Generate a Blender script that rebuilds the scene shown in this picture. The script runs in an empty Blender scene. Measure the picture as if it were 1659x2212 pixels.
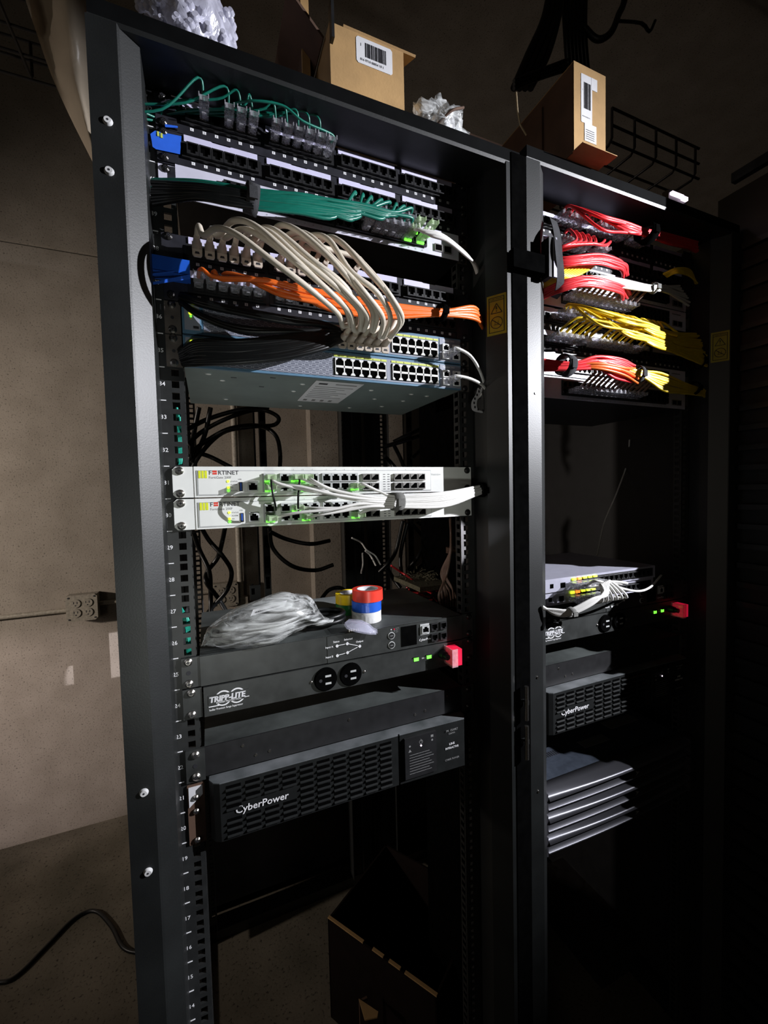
import bpy, math, random
from mathutils import Vector, Matrix, noise
random.seed(7)
SC = bpy.context.scene
COL = SC.collection
U = 0.04445            # one rack unit
P = 0.615              # pitch between neighbouring racks
FZ = -0.08             # floor level
PI = math.pi

# ------------------------------------------------------------------ camera
CAM = Vector((-0.1989, -0.6427, 1.3350)); FPX = 905.0; YAW, PITCH, ROLL = 0.3984, -0.0462, -0.0237
fw = Vector((math.sin(YAW)*math.cos(PITCH), math.cos(YAW)*math.cos(PITCH), math.sin(PITCH)))
r0 = Vector((math.cos(YAW), -math.sin(YAW), 0)); u0 = r0.cross(fw)
rt = math.cos(ROLL)*r0 + math.sin(ROLL)*u0; up = rt.cross(fw)
cd = bpy.data.cameras.new('camera'); cam = bpy.data.objects.new('camera', cd); COL.objects.link(cam)
cd.sensor_fit = 'VERTICAL'; cd.sensor_height = 36; cd.sensor_width = 27; cd.lens = FPX/2212*36
cd.clip_start = 0.01; cd.clip_end = 50
cam.matrix_world = Matrix(((rt.x, up.x, -fw.x, CAM.x), (rt.y, up.y, -fw.y, CAM.y), (rt.z, up.z, -fw.z, CAM.z), (0, 0, 0, 1)))
SC.camera = cam

def ray(u, v): return fw + rt*((u-829.5)/FPX) + up*((1106-v)/FPX)
def at(u, v, y):                # measured point: where the sight line of a photo pixel meets the depth plane y
    d = ray(u, v); return CAM + d*((y-CAM.y)/d.y)
def atx(u, v, x):
    d = ray(u, v); return CAM + d*((x-CAM.x)/d.x)
def atz(u, v, z):
    d = ray(u, v); return CAM + d*((z-CAM.z)/d.z)

# ------------------------------------------------------------------ world, lights, exposure
w = bpy.data.worlds.new('world'); SC.world = w; w.use_nodes = True
w.node_tree.nodes['Background'].inputs[0].default_value = (0.9, 0.85, 0.8, 1)
w.node_tree.nodes['Background'].inputs[1].default_value = 0.0015
SC.view_settings.view_transform = 'Standard'; SC.view_settings.look = 'None'
SC.view_settings.exposure = 0.0; SC.view_settings.gamma = 1.0; SC.view_settings.use_curve_mapping = False

def spot(name, loc, aim, energy, color, angle, blend, size):
    l = bpy.data.lights.new(name, 'SPOT'); l.energy = energy; l.color = color
    l.spot_size = math.radians(angle); l.spot_blend = blend; l.shadow_soft_size = size
    o = bpy.data.objects.new(name, l); COL.objects.link(o); o.location = loc
    o.rotation_euler = (Vector(aim)-Vector(loc)).to_track_quat('-Z', 'Y').to_euler(); return o
# a torch held high on the right, a second weak torch held low near the camera, a warm lamp far left
spot('torch_light', (1.68, -1.12, 1.95), (0.14, 0.0, 1.34), 340, (0.93, 0.94, 1.0), 54, 0.75, 0.006)
spot('low_torch_light', (-0.15, -0.85, 0.98), (-0.10, 0.0, 1.28), 6, (0.97, 1.0, 0.93), 54, 0.7, 0.04)
spot('added_patch_light', (0.605, -0.80, 1.575), (-0.610, 1.49, 0.60), 280, (0.95, 0.92, 1.0), 6.4, 0.2, 0.003)  # added narrow beam, made up to throw the light patch on the wall
spot('room_lamp_light', (-2.35, 0.55, 1.35), (-0.30, 1.49, 1.20), 115, (1.0, 0.88, 0.78), 92, 0.9, 0.06)
spot('floor_lamp_light', (-1.90, 0.30, 0.45), (-0.98, 1.49, 0.34), 40, (1.0, 0.86, 0.86), 38, 0.5, 0.03)
al = bpy.data.lights.new('ambient_fill_light', 'AREA'); al.energy = 4; al.color = (1.0, 0.90, 0.76); al.shape = 'RECTANGLE'; al.size = 0.9; al.size_y = 2.0  # added soft fill for dim ambient light, no source in view
ao = bpy.data.objects.new('ambient_fill_light', al); COL.objects.link(ao); ao.location = (-2.7, -2.6, 1.3); ao.rotation_euler = (Vector((1.5, 1.2, 1.6))-Vector((-2.7, -2.6, 1.3))).to_track_quat('-Z', 'Y').to_euler()

# ------------------------------------------------------------------ materials (all procedural)
def nodes(m): m.use_nodes = True; return m.node_tree.nodes, m.node_tree.links
def mat(name, col, rough=0.5, metal=0.0, var=0.25, scale=60, bump=0.0, bscale=300, spec=0.5, emit=None, es=0.0, trans=0.0, alpha=1.0, dust=None):
    m = bpy.data.materials.new(name); n, l = nodes(m); b = n['Principled BSDF']
    tc = n.new('ShaderNodeTexCoord'); nz = n.new('ShaderNodeTexNoise'); nz.inputs['Scale'].default_value = scale; nz.inputs['Detail'].default_value = 4
    l.new(tc.outputs['Object'], nz.inputs['Vector'])
    rp = n.new('ShaderNodeValToRGB'); rp.color_ramp.elements[0].position = 0.3; rp.color_ramp.elements[1].position = 0.7
    lo = tuple(c*(1-var) for c in col)+(1,); hi = (tuple(dust) if dust else tuple(min(1, c*(1+var)) for c in col))+(1,)
    rp.color_ramp.elements[0].color = lo; rp.color_ramp.elements[1].color = hi
    l.new(nz.outputs['Fac'], rp.inputs['Fac']); l.new(rp.outputs['Color'], b.inputs['Base Color'])
    b.inputs['Roughness'].default_value = rough; b.inputs['Metallic'].default_value = metal
    b.inputs['Specular IOR Level'].default_value = spec
    if trans: b.inputs['Transmission Weight'].default_value = trans; b.inputs['IOR'].default_value = 1.35
    b.inputs['Alpha'].default_value = alpha
    if emit: b.inputs['Emission Color'].default_value = emit+(1,); b.inputs['Emission Strength'].default_value = es
    if bump:
        n2 = n.new('ShaderNodeTexNoise'); n2.inputs['Scale'].default_value = bscale; l.new(tc.outputs['Object'], n2.inputs['Vector'])
        bp = n.new('ShaderNodeBump'); bp.inputs['Strength'].default_value = bump; bp.inputs['Distance'].default_value = 0.002
        l.new(n2.outputs['Fac'], bp.inputs['Height']); l.new(bp.outputs['Normal'], b.inputs['Normal'])
    return m
M = {}
M['frame'] = mat('black_frame_paint', (0.0062, 0.0072, 0.0072), 0.46, scale=14, var=0.4, bump=0.05, bscale=500, spec=0.7)
M['frame_in'] = mat('black_inner_paint', (0.010, 0.010, 0.011), 0.5, scale=30)
M['beam'] = mat('shaded_beam_paint', (0.0030, 0.0032, 0.0034), 0.8, scale=30, spec=0.05)  # frame paint with the torch fall-off put into its colour and gloss
M['rail'] = mat('rail_paint', (0.018, 0.019, 0.019), 0.45, scale=50, spec=0.5)
M['print'] = mat('white_print', (0.82, 0.82, 0.84), 0.6, var=0.05)
M['dim'] = mat('grey_print', (0.20, 0.20, 0.20), 0.6, var=0.05)
M['black'] = mat('black_plastic', (0.012, 0.012, 0.013), 0.45)
M['matte'] = mat('matte_black', (0.0022, 0.0022, 0.0022), 0.95, spec=0.0)
M['panel'] = mat('panel_black', (0.020, 0.020, 0.026), 0.42, scale=80)
M['strip'] = mat('label_strip_white', (0.62, 0.60, 0.80), 0.5, var=0.04)
M['swhite'] = mat('switch_white', (0.62, 0.61, 0.72), 0.4, var=0.05)
M['fwhite'] = mat('firewall_white', (0.76, 0.77, 0.74), 0.35, var=0.03)
M['fgrey'] = mat('firewall_grey', (0.46, 0.47, 0.47), 0.4, var=0.05)
M['cgrey'] = mat('chassis_grey_green', (0.22, 0.27, 0.26), 0.42, var=0.10, scale=20, metal=0.2)
M['cblue'] = mat('switch_blue_trim', (0.10, 0.20, 0.30), 0.4, var=0.1)
M['cpanel'] = mat('switch_grey_face', (0.26, 0.28, 0.34), 0.45, var=0.06)
M['lemon'] = mat('lemon_print', (0.72, 0.78, 0.03), 0.4, var=0.05)
M['portwhite'] = mat('port_divider_white', (0.78, 0.78, 0.76), 0.4, var=0.03)
M['lime'] = mat('lime_print', (0.55, 0.62, 0.12), 0.5, var=0.05)
M['steel'] = mat('screw_steel', (0.55, 0.52, 0.48), 0.28, metal=1.0, var=0.2, scale=400)
M['dscrew'] = mat('dark_screw', (0.03, 0.028, 0.028), 0.3, metal=0.6)
M['brown'] = mat('ear_brown_and_shade', (0.10, 0.085, 0.075), 0.5)
M['sfp'] = mat('cage_metal', (0.33, 0.32, 0.30), 0.35, metal=0.7, var=0.3, scale=400)
M['ats'] = mat('dark_grey_metal', (0.030, 0.032, 0.031), 0.4, scale=40, var=0.3, spec=0.5)
M['atstop'] = mat('dusty_metal_top', (0.055, 0.062, 0.060), 0.55, scale=16, var=0.45, bump=0.05)
M['ups'] = mat('ups_plastic', (0.009, 0.010, 0.010), 0.45, scale=60)
M['upstop'] = mat('dusty_ups_lid', (0.10, 0.115, 0.118), 0.55, scale=22, var=0.45, dust=(0.17, 0.18, 0.19))
M['beige'] = mat('beige_cable', (0.62, 0.56, 0.46), 0.42, var=0.05)
M['bboot'] = mat('beige_boot', (0.50, 0.43, 0.36), 0.45, var=0.06)
M['white'] = mat('white_cable', (0.74, 0.73, 0.70), 0.4, var=0.04)
M['green'] = mat('green_cable', (0.006, 0.135, 0.095), 0.35, var=0.15)
M['teal'] = mat('teal_cable', (0.02, 0.36, 0.26), 0.35, var=0.15)
M['orange'] = mat('orange_cable', (0.86, 0.16, 0.02), 0.38, var=0.1)
M['red'] = mat('red_cable', (0.80, 0.035, 0.045), 0.36, var=0.12)
M['yellow'] = mat('yellow_cable', (0.84, 0.60, 0.025), 0.38, var=0.1)
M['bcable'] = mat('black_cable', (0.0030, 0.0035, 0.0035), 0.38, var=0.2, spec=0.35)
M['dcable'] = mat('brown_cable', (0.16, 0.10, 0.075), 0.5, var=0.2)
M['velcro'] = mat('velcro_grey', (0.035, 0.036, 0.04), 0.95, bump=0.6, bscale=1500)
M['gvelcro'] = mat('velcro_light_grey', (0.16, 0.16, 0.15), 0.95, bump=0.6, bscale=1500)
M['clear'] = mat('clear_plug_plastic', (0.50, 0.50, 0.54), 0.12, var=0.15, scale=500, alpha=0.42, spec=0.9)
M['gclear'] = mat('lit_clear_plug_plastic', (0.66, 0.82, 0.55), 0.15, var=0.15, scale=500, alpha=0.55, spec=0.9)
M['ledg'] = mat('green_led', (0.1, 0.8, 0.1), 0.4, emit=(0.18, 1.0, 0.05), es=1.6)
M['ledy'] = mat('yellow_led', (0.6, 0.8, 0.1), 0.4, emit=(0.75, 1.0, 0.03), es=1.7)
M['leda'] = mat('amber_led', (0.8, 0.4, 0.1), 0.4, emit=(1.0, 0.22, 0.02), es=1.6)
M['redlit'] = mat('lit_red_rocker', (0.8, 0.02, 0.06), 0.25, emit=(1.0, 0.015, 0.07), es=0.35, var=0.2)
M['cover'] = mat('clear_red_cover', (0.8, 0.5, 0.55), 0.2, alpha=0.45, var=0.2, scale=200)
M['violet'] = mat('violet_lamp', (0.9, 0.8, 1), 0.3, emit=(1.0, 0.80, 1.0), es=3.0)
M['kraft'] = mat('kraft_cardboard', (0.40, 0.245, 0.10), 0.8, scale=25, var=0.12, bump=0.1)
M['kraftd'] = mat('dark_and_shaded_cardboard', (0.10, 0.055, 0.035), 0.85, scale=25, var=0.2)
M['paper'] = mat('white_paper_label', (0.66, 0.66, 0.68), 0.6, var=0.04)
M['ink'] = mat('black_ink', (0.02, 0.02, 0.025), 0.6)
M['yel'] = mat('caution_yellow', (0.42, 0.36, 0.015), 0.5, var=0.08)
M['blue'] = mat('painter_tape_blue', (0.02, 0.13, 0.72), 0.6, var=0.1)
M['tred'] = mat('tape_red', (0.80, 0.05, 0.03), 0.35, var=0.06)
M['tblue'] = mat('tape_blue', (0.015, 0.10, 0.55), 0.35, var=0.06)
M['twhite'] = mat('tape_white', (0.70, 0.70, 0.70), 0.35, var=0.04)
M['tyel'] = mat('tape_yellow', (0.80, 0.58, 0.01), 0.35, var=0.06)
M['tgreen'] = mat('tape_green', (0.01, 0.12, 0.03), 0.35, var=0.1)
M['silver'] = mat('silver_paint', (0.50, 0.50, 0.60), 0.34, metal=0.25, var=0.06)
M['bezel'] = mat('server_bezel_silver', (0.115, 0.115, 0.13), 0.34, metal=0.6, var=0.06, scale=10)
M['bezeld'] = mat('server_bezel_dark', (0.035, 0.035, 0.038), 0.4, metal=0.3)
M['svtop'] = mat('server_lid_steel', (0.10, 0.12, 0.16), 0.4, metal=0.5, var=0.2)
M['outlet'] = mat('outlet_box_paint', (0.30, 0.27, 0.22), 0.55, scale=120, var=0.25)
M['tray'] = mat('tray_wire_black', (0.012, 0.010, 0.010), 0.5)
M['wood'] = mat('beige_clay', (0.42, 0.33, 0.20), 0.7, scale=80, var=0.2)
M['debris'] = mat('fibre_debris', (0.12, 0.11, 0.07), 0.9, scale=300, var=0.5)
M['zip'] = mat('zip_tie_white', (0.6, 0.6, 0.6), 0.3)

def concrete(name, c1, c2, scale=9, speck=0.6, sscale=170, bump=0.25):
    m = bpy.data.materials.new(name); n, l = nodes(m); b = n['Principled BSDF']
    tc = n.new('ShaderNodeTexCoord')
    a = n.new('ShaderNodeTexNoise'); a.inputs['Scale'].default_value = scale; a.inputs['Detail'].default_value = 6; l.new(tc.outputs['Object'], a.inputs['Vector'])
    r1 = n.new('ShaderNodeValToRGB'); r1.color_ramp.elements[0].position = .32; r1.color_ramp.elements[1].position = .68
    r1.color_ramp.elements[0].color = c1+(1,); r1.color_ramp.elements[1].color = c2+(1,); l.new(a.outputs['Fac'], r1.inputs['Fac'])
    s = n.new('ShaderNodeTexNoise'); s.inputs['Scale'].default_value = sscale; s.inputs['Detail'].default_value = 3; l.new(tc.outputs['Object'], s.inputs['Vector'])
    r2 = n.new('ShaderNodeValToRGB'); r2.color_ramp.elements[0].position = .30; r2.color_ramp.elements[1].position = .42
    k = 1-speck; r2.color_ramp.elements[0].color = (k, k, k, 1); r2.color_ramp.elements[1].color = (1, 1, 1, 1); l.new(s.outputs['Fac'], r2.inputs['Fac'])
    mx = n.new('ShaderNodeMix'); mx.data_type = 'RGBA'; mx.blend_type = 'MULTIPLY'; mx.inputs[0].default_value = 1
    l.new(r1.outputs['Color'], mx.inputs[6]); l.new(r2.outputs['Color'], mx.inputs[7]); l.new(mx.outputs[2], b.inputs['Base Color'])
    b.inputs['Roughness'].default_value = .85; b.inputs['Specular IOR Level'].default_value = .2
    bp = n.new('ShaderNodeBump'); bp.inputs['Strength'].default_value = bump; bp.inputs['Distance'].default_value = .003
    l.new(s.outputs['Fac'], bp.inputs['Height']); l.new(bp.outputs['Normal'], b.inputs['Normal'])
    return m
M['wall'] = concrete('wall_plaster', (0.27, 0.235, 0.195), (0.33, 0.29, 0.245))
M['floor'] = concrete('concrete_floor', (0.10, 0.088, 0.065), (0.18, 0.155, 0.12), scale=5, speck=0.7, sscale=120)

def honey():                                    # printed chain-link pattern on the two switch faces
    m = bpy.data.materials.new('switch_chain_print'); n, l = nodes(m); b = n['Principled BSDF']
    tc = n.new('ShaderNodeTexCoord'); mp = n.new('ShaderNodeMapping'); mp.inputs['Scale'].default_value = (95, 1, 190)
    l.new(tc.outputs['Object'], mp.inputs['Vector'])
    sp = n.new('ShaderNodeSeparateXYZ'); l.new(mp.outputs['Vector'], sp.inputs[0])
    def mth(op, a, bb=None, c=None):
        k = n.new('ShaderNodeMath'); k.operation = op
        for i, x in enumerate((a, bb, c)):
            if x is None: continue
            if isinstance(x, (int, float)): k.inputs[i].default_value = x
            else: l.new(x, k.inputs[i])
        return k.outputs[0]
    row = mth('FLOOR', sp.outputs['Z']); half = mth('MULTIPLY', mth('MODULO', mth('ABSOLUTE', row), 2), 0.5)
    fx = mth('SUBTRACT', mth('FRACT', mth('ADD', sp.outputs['X'], half)), 0.5); fz = mth('SUBTRACT', mth('FRACT', sp.outputs['Z']), 0.5)
    d = mth('SQRT', mth('ADD', mth('MULTIPLY', fx, fx), mth('MULTIPLY', mth('MULTIPLY', fz, fz), 1.25)))
    ring = mth('LESS_THAN', mth('ABSOLUTE', mth('SUBTRACT', d, 0.42)), 0.055)
    mx = n.new('ShaderNodeMix'); mx.data_type = 'RGBA'; l.new(ring, mx.inputs[0])
    mx.inputs[6].default_value = (0.13, 0.14, 0.18, 1); mx.inputs[7].default_value = (0.36, 0.38, 0.44, 1)
    l.new(mx.outputs[2], b.inputs['Base Color']); b.inputs['Roughness'].default_value = .5
    return m
M['honey'] = honey()

def film(name, col, lo, hi, scale, rough=0.15, stretch=(1, 1, 1)):   # crumpled clear plastic: streaks of milky and clear
    m = bpy.data.materials.new(name); n, l = nodes(m); b = n['Principled BSDF']
    tc = n.new('ShaderNodeTexCoord'); mp = n.new('ShaderNodeMapping'); mp.inputs['Scale'].default_value = stretch; l.new(tc.outputs['Object'], mp.inputs['Vector'])
    a = n.new('ShaderNodeTexNoise'); a.inputs['Scale'].default_value = scale; a.inputs['Detail'].default_value = 5; a.inputs['Distortion'].default_value = 1.2
    l.new(mp.outputs['Vector'], a.inputs['Vector'])
    mr = n.new('ShaderNodeMapRange'); mr.inputs[1].default_value = .38; mr.inputs[2].default_value = .66; mr.inputs[3].default_value = lo; mr.inputs[4].default_value = hi
    l.new(a.outputs['Fac'], mr.inputs[0]); l.new(mr.outputs[0], b.inputs['Alpha'])
    b.inputs['Base Color'].default_value = col+(1,); b.inputs['Roughness'].default_value = rough; b.inputs['Specular IOR Level'].default_value = 1.0
    bp = n.new('ShaderNodeBump'); bp.inputs['Strength'].default_value = .9; bp.inputs['Distance'].default_value = .004
    l.new(a.outputs['Fac'], bp.inputs['Height']); l.new(bp.outputs['Normal'], b.inputs['Normal'])
    return m
M['bag'] = film('bag_film', (0.78, 0.80, 0.80), 0.06, 0.85, 40, stretch=(0.35, 1, 2.6))
M['bubble'] = film('bubble_film', (0.60, 0.60, 0.72), 0.55, 0.95, 30, 0.25)
M['sheet'] = film('sheet_film', (0.62, 0.52, 0.40), 0.80, 0.96, 6, 0.4)
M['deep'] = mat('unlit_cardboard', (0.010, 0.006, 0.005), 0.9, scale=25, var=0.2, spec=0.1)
M['dimwrap'] = film('dim_wrap_film', (0.3, 0.3, 0.3), 0.01, 0.07, 14)
M['smallbag'] = film('small_bag_film', (0.62, 0.62, 0.78), 0.30, 0.60, 20)

# ------------------------------------------------------------------ mesh helpers
class MB:
    def __init__(s): s.v = []; s.f = []; s.m = []; s.mats = []; s.sm = []
    def mi(s, m):
        if m not in s.mats: s.mats.append(m)
        return s.mats.index(m)
    def add(s, vs, fs, m, smooth=False):
        b = len(s.v); k = s.mi(m); s.v += [tuple(p) for p in vs]
        for q in fs: s.f.append(tuple(b+i for i in q)); s.m.append(k); s.sm.append(smooth)
        return s
    def box(s, x0, x1, y0, y1, z0, z1, m='black'):
        if x0 > x1: x0, x1 = x1, x0
        if y0 > y1: y0, y1 = y1, y0
        if z0 > z1: z0, z1 = z1, z0
        vs = [(x, y, z) for x in (x0, x1) for y in (y0, y1) for z in (z0, z1)]
        return s.add(vs, [(0, 1, 3, 2), (4, 6, 7, 5), (0, 4, 5, 1), (2, 3, 7, 6), (0, 2, 6, 4), (1, 5, 7, 3)], m)
    def quad(s, a, b, c, d, m): return s.add([a, b, c, d], [(0, 1, 2, 3)], m)
    def prism(s, poly, axis, lo, hi, m='black', smooth=False):   # closed outline extruded along axis 'x','y','z'
        n = len(poly)
        def pt(p, t): return {'x': (t, p[0], p[1]), 'y': (p[0], t, p[1]), 'z': (p[0], p[1], t)}[axis]
        vs = [pt(p, lo) for p in poly]+[pt(p, hi) for p in poly]
        fs = [(i, (i+1) % n, n+(i+1) % n, n+i) for i in range(n)]
        s.add(vs, fs, m, smooth); return s.add(vs, [tuple(range(n))[::-1], tuple(range(n, 2*n))], m)
    def cyl(s, c, r, axis, lo, hi, m='black', n=16, r2=None, smooth=True):
        r2 = r if r2 is None else r2
        def pt(a, rr, t):
            p, q = c[0]+rr*math.cos(a), c[1]+rr*math.sin(a)
            return {'x': (t, p, q), 'y': (p, t, q), 'z': (p, q, t)}[axis]
        A = [2*PI*i/n for i in range(n)]
        vs = [pt(a, r, lo) for a in A]+[pt(a, r2, hi) for a in A]
        s.add(vs, [(i, (i+1) % n, n+(i+1) % n, n+i) for i in range(n)], m, smooth)
        return s.add(vs, [tuple(range(n))[::-1], tuple(range(n, 2*n))], m)
    def tube(s, pts, r, m, n=6, close=True):
        pts = [Vector(p) for p in pts]; R = r if isinstance(r, (list, tuple)) else [r]*len(pts)
        vs = []; t0 = (pts[1]-pts[0]).normalized(); a = t0.orthogonal().normalized()
        for i, p in enumerate(pts):
            t = (pts[min(i+1, len(pts)-1)]-pts[max(i-1, 0)])
            t = t.normalized() if t.length > 1e-9 else t0
            a = (a - t*a.dot(t)); a = a.normalized() if a.length > 1e-6 else t.orthogonal().normalized()
            b = t.cross(a)
            for k in range(n):
                c = 2*PI*k/n; vs.append(p+(a*math.cos(c)+b*math.sin(c))*R[i])
        fs = [(i*n+k, i*n+(k+1) % n, (i+1)*n+(k+1) % n, (i+1)*n+k) for i in range(len(pts)-1) for k in range(n)]
        s.add(vs, fs, m, True)
        if close: s.add(vs[:n], [tuple(range(n))[::-1]], m); s.add(vs[-n:], [tuple(range(n))], m)
        return s
    def merge(s, o, off=(0, 0, 0), rot=None):
        b = len(s.v)
        for p in o.v:
            q = Vector(p)
            if rot: q = rot @ q
            s.v.append((q.x+off[0], q.y+off[1], q.z+off[2]))
        mp = [s.mi(m) for m in o.mats]
        for f, m, sm in zip(o.f, o.m, o.sm): s.f.append(tuple(b+i for i in f)); s.m.append(mp[m]); s.sm.append(sm)
        return s
    def data(s, name, org=(0, 0, 0)):
        me = bpy.data.meshes.new(name)
        me.from_pydata([(x-org[0], y-org[1], z-org[2]) for x, y, z in s.v], [], s.f)
        for k in s.mats: me.materials.append(M[k])
        me.polygons.foreach_set('material_index', s.m); me.polygons.foreach_set('use_smooth', s.sm); me.update(); return me
def worldloc(o):
    v = Vector((0, 0, 0))
    while o: v += Vector(o.location); o = o.parent
    return v
def tag(o, label=None, cat=None, group=None, kind=None):
    if label: o['label'] = label
    if cat: o['category'] = cat
    if group: o['group'] = group
    if kind: o['kind'] = kind
    return o
def part(name, mb, parent=None, label=None, org=None):
    """one mesh object; vertices are given in world coordinates"""
    if org is None:
        if parent: org = worldloc(parent)
        else:
            xs, ys, zs = zip(*mb.v); org = ((min(xs)+max(xs))/2, (min(ys)+max(ys))/2, min(zs))
    o = bpy.data.objects.new(name, mb.data(name, org)); COL.objects.link(o)
    if parent: o.parent = parent; o.location = Vector(org)-worldloc(parent)
    else: o.location = org
    if label: o['label'] = label
    return o
def inst(name, mesh, parent, loc, label=None):
    o = bpy.data.objects.new(name, mesh); COL.objects.link(o)
    if parent: o.parent = parent; o.location = Vector(loc)-worldloc(parent)
    else: o.location = loc
    if label: o['label'] = label
    return o
def thing(name, label, cat, loc, group=None):
    o = bpy.data.objects.new(name, None); o.empty_display_size = 0.05; COL.objects.link(o); o.location = loc
    return tag(o, label, cat, group)
def struct(name, mb): return tag(part(name, mb), kind='structure')
def copy_tree(o, off=None, parent=None, label=None, group=None):
    c = o.copy(); COL.objects.link(c); c.parent = parent
    if off: c.location = Vector(o.location)+Vector(off)
    if label: c['label'] = label
    if group: c['group'] = group
    for ch in list(o.children): copy_tree(ch, None, c)
    return c
TXT = {}
def text(mb, s, x, z, size, y, m='print', wscale=1.0, align='LEFT', shear=0.0, thick=0.0):
    """flat lettering in the plane y, reading along +x; x,z is the lower left (or centre) of the line"""
    key = (s, align)
    if key not in TXT:
        c = bpy.data.curves.new('t', 'FONT'); c.body = s; c.size = 1; c.align_x = align; c.resolution_u = 2; c.offset = 0.012
        o = bpy.data.objects.new('t', c); COL.objects.link(o); bpy.context.view_layer.update()
        me = o.to_mesh(); TXT[key] = ([tuple(v.co) for v in me.vertices], [tuple(p.vertices) for p in me.polygons])
        o.to_mesh_clear(); bpy.data.objects.remove(o); bpy.data.curves.remove(c)
    vs, fs = TXT[key]
    mb.add([(x+(v[0]+shear*v[1])*size*wscale, y-thick, z+v[1]*size) for v in vs], fs, m); return mb

def cr(pts, k=6):                      # Catmull-Rom through the control points
    pts = [Vector(p) for p in pts]; q = [2*pts[0]-pts[1]]+pts+[2*pts[-1]-pts[-2]]; out = []
    for i in range(1, len(q)-2):
        a, b, c, d = q[i-1:i+3]
        for j in range(k):
            t = j/k; out.append(0.5*((2*b)+(c-a)*t+(2*a-5*b+4*c-d)*t*t+(3*b-a-3*c+d)*t**3))
    out.append(q[-2]); return out

# ------------------------------------------------------------------ room shell
WY = 1.49
b = MB(); b.box(-3.2, 3.6, -3.6, WY+.2, FZ-.1, FZ, 'floor'); struct('floor', b)
b = MB(); b.box(-3.2, 3.6, -3.6, WY+.2, 3.30, 3.40, 'wall'); struct('ceiling', b)
seam = at(100, 535, WY).z
wl = bpy.data.objects.new('wall_back', None); COL.objects.link(wl); wl.location = (0, WY, FZ); wl['kind'] = 'structure'
b = MB(); b.box(-3.2, 3.5, WY+.006, WY+.15, FZ, 3.30, 'wall'); part('core', b, wl)
for z0, z1 in ((FZ, seam-.006), (seam+.006, 3.30)):
    b = MB(); b.box(-3.2, 3.5, WY, WY+.0059, z0, z1, 'wall'); part('wall_panel', b, wl)
b = MB(); b.box(-3.3, -3.2, -3.6, WY+.2, FZ, 3.30, 'wall'); struct('wall_left', b)
b = MB(); b.box(3.5, 3.6, -3.6, WY+.2, FZ, 3.30, 'wall'); struct('wall_right', b)
# concrete pilaster seen through the left rack
xa = at(672, 1100, WY-.05).x
b = MB(); b.box(xa, xa+.50, WY-.09, WY, FZ, 3.30, 'wall'); struct('trim_1', b)

# ------------------------------------------------------------------ racks
ZT = 42*U
def hole_rail(x0, x1, hx, hw, y0, y1, mat='rail', units=42, flip=1):
    """a mounting rail: two vertical strips joined by rungs, leaving the real square holes"""
    b = MB(); a, c = hx-hw/2, hx+hw/2
    b.box(x0, a, y0, y1, -.02, ZT+.01, mat); b.box(c, x1, y0, y1, -.02, ZT+.01, mat)
    zs = []
    for n in range(units):
        zs += [(n+.5)*U-.015875, (n+.5)*U, (n+.5)*U+.015875]
    prev = -.02
    for z in zs: b.box(a, c, y0, y1, prev, z-hw/2, mat); prev = z+hw/2
    b.box(a, c, y0, y1, prev, ZT+.01, mat)
    return b
def caution_sticker(p0, p1, z0, z1, nrm):
    """yellow warning label lying on the slanted post face from p0 to p1 (x,y)"""
    b = MB(); e = Vector((nrm[0], nrm[1], 0))*.0006
    A = Vector((p0[0], p0[1], 0)); B = Vector((p1[0], p1[1], 0)); W = (B-A).length
    def q(s, t, k=1.0): v = A.lerp(B, s); return (v.x+e.x*k, v.y+e.y*k, z0+(z1-z0)*t)
    def rect(s0, s1, t0, t1, m, k=2): b.quad(q(s0, t0, k), q(s1, t0, k), q(s1, t1, k), q(s0, t1, k), m)
    b.add([q(0, 0, 0), q(1, 0, 0), q(1, 1, 0), q(0, 1, 0), q(0, 0), q(1, 0), q(1, 1), q(0, 1)], [(0, 3, 2, 1), (4, 5, 6, 7), (0, 1, 5, 4), (1, 2, 6, 5), (2, 3, 7, 6), (3, 0, 4, 7)], 'yel')
    L = .035
    rect(.10, .10+L, .06, .94, 'ink'); rect(.90-L, .90, .06, .94, 'ink'); rect(.10, .90, .06, .075, 'ink'); rect(.10, .90, .925, .94, 'ink'); rect(.10, .90, .84, .853, 'ink')
    t = MB(); text(t, 'CAUTION', 0, 0, 1, 0, 'ink', align='CENTER')
    for f in t.f: b.add([q(.5+t.v[i][0]*.135, .868+t.v[i][2]*.055, 2.5) for i in f], [tuple(range(len(f)))], 'ink')
    def seg(a, c, w=.035):
        d = Vector((c[0]-a[0], (c[1]-a[1])*2.1)); d.normalize(); n = (-d.y*w/2, d.x*w/2/2.1)
        b.quad(q(a[0]-n[0], a[1]-n[1], 2.5), q(c[0]-n[0], c[1]-n[1], 2.5), q(c[0]+n[0], c[1]+n[1], 2.5), q(a[0]+n[0], a[1]+n[1], 2.5), 'ink')
    T = [(.22, .54), (.78, .54), (.5, .78)]
    for i in range(3): seg(T[i], T[(i+1) % 3])
    seg((.5, .63), (.5, .71), .05); seg((.5, .575), (.5, .60), .05)
    C = [(.5+.30*math.cos(k*PI/9), .30+.145*math.sin(k*PI/9)) for k in range(18)]
    for i in range(18): seg(C[i], C[(i+1) % 18])
    seg(C[7], C[16]); seg((.36, .25), (.64, .25), .025); seg((.42, .25), (.42, .36), .02); seg((.58, .25), (.58, .34), .02)
    return b
RIDGE = .272; RY = -.072
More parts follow.
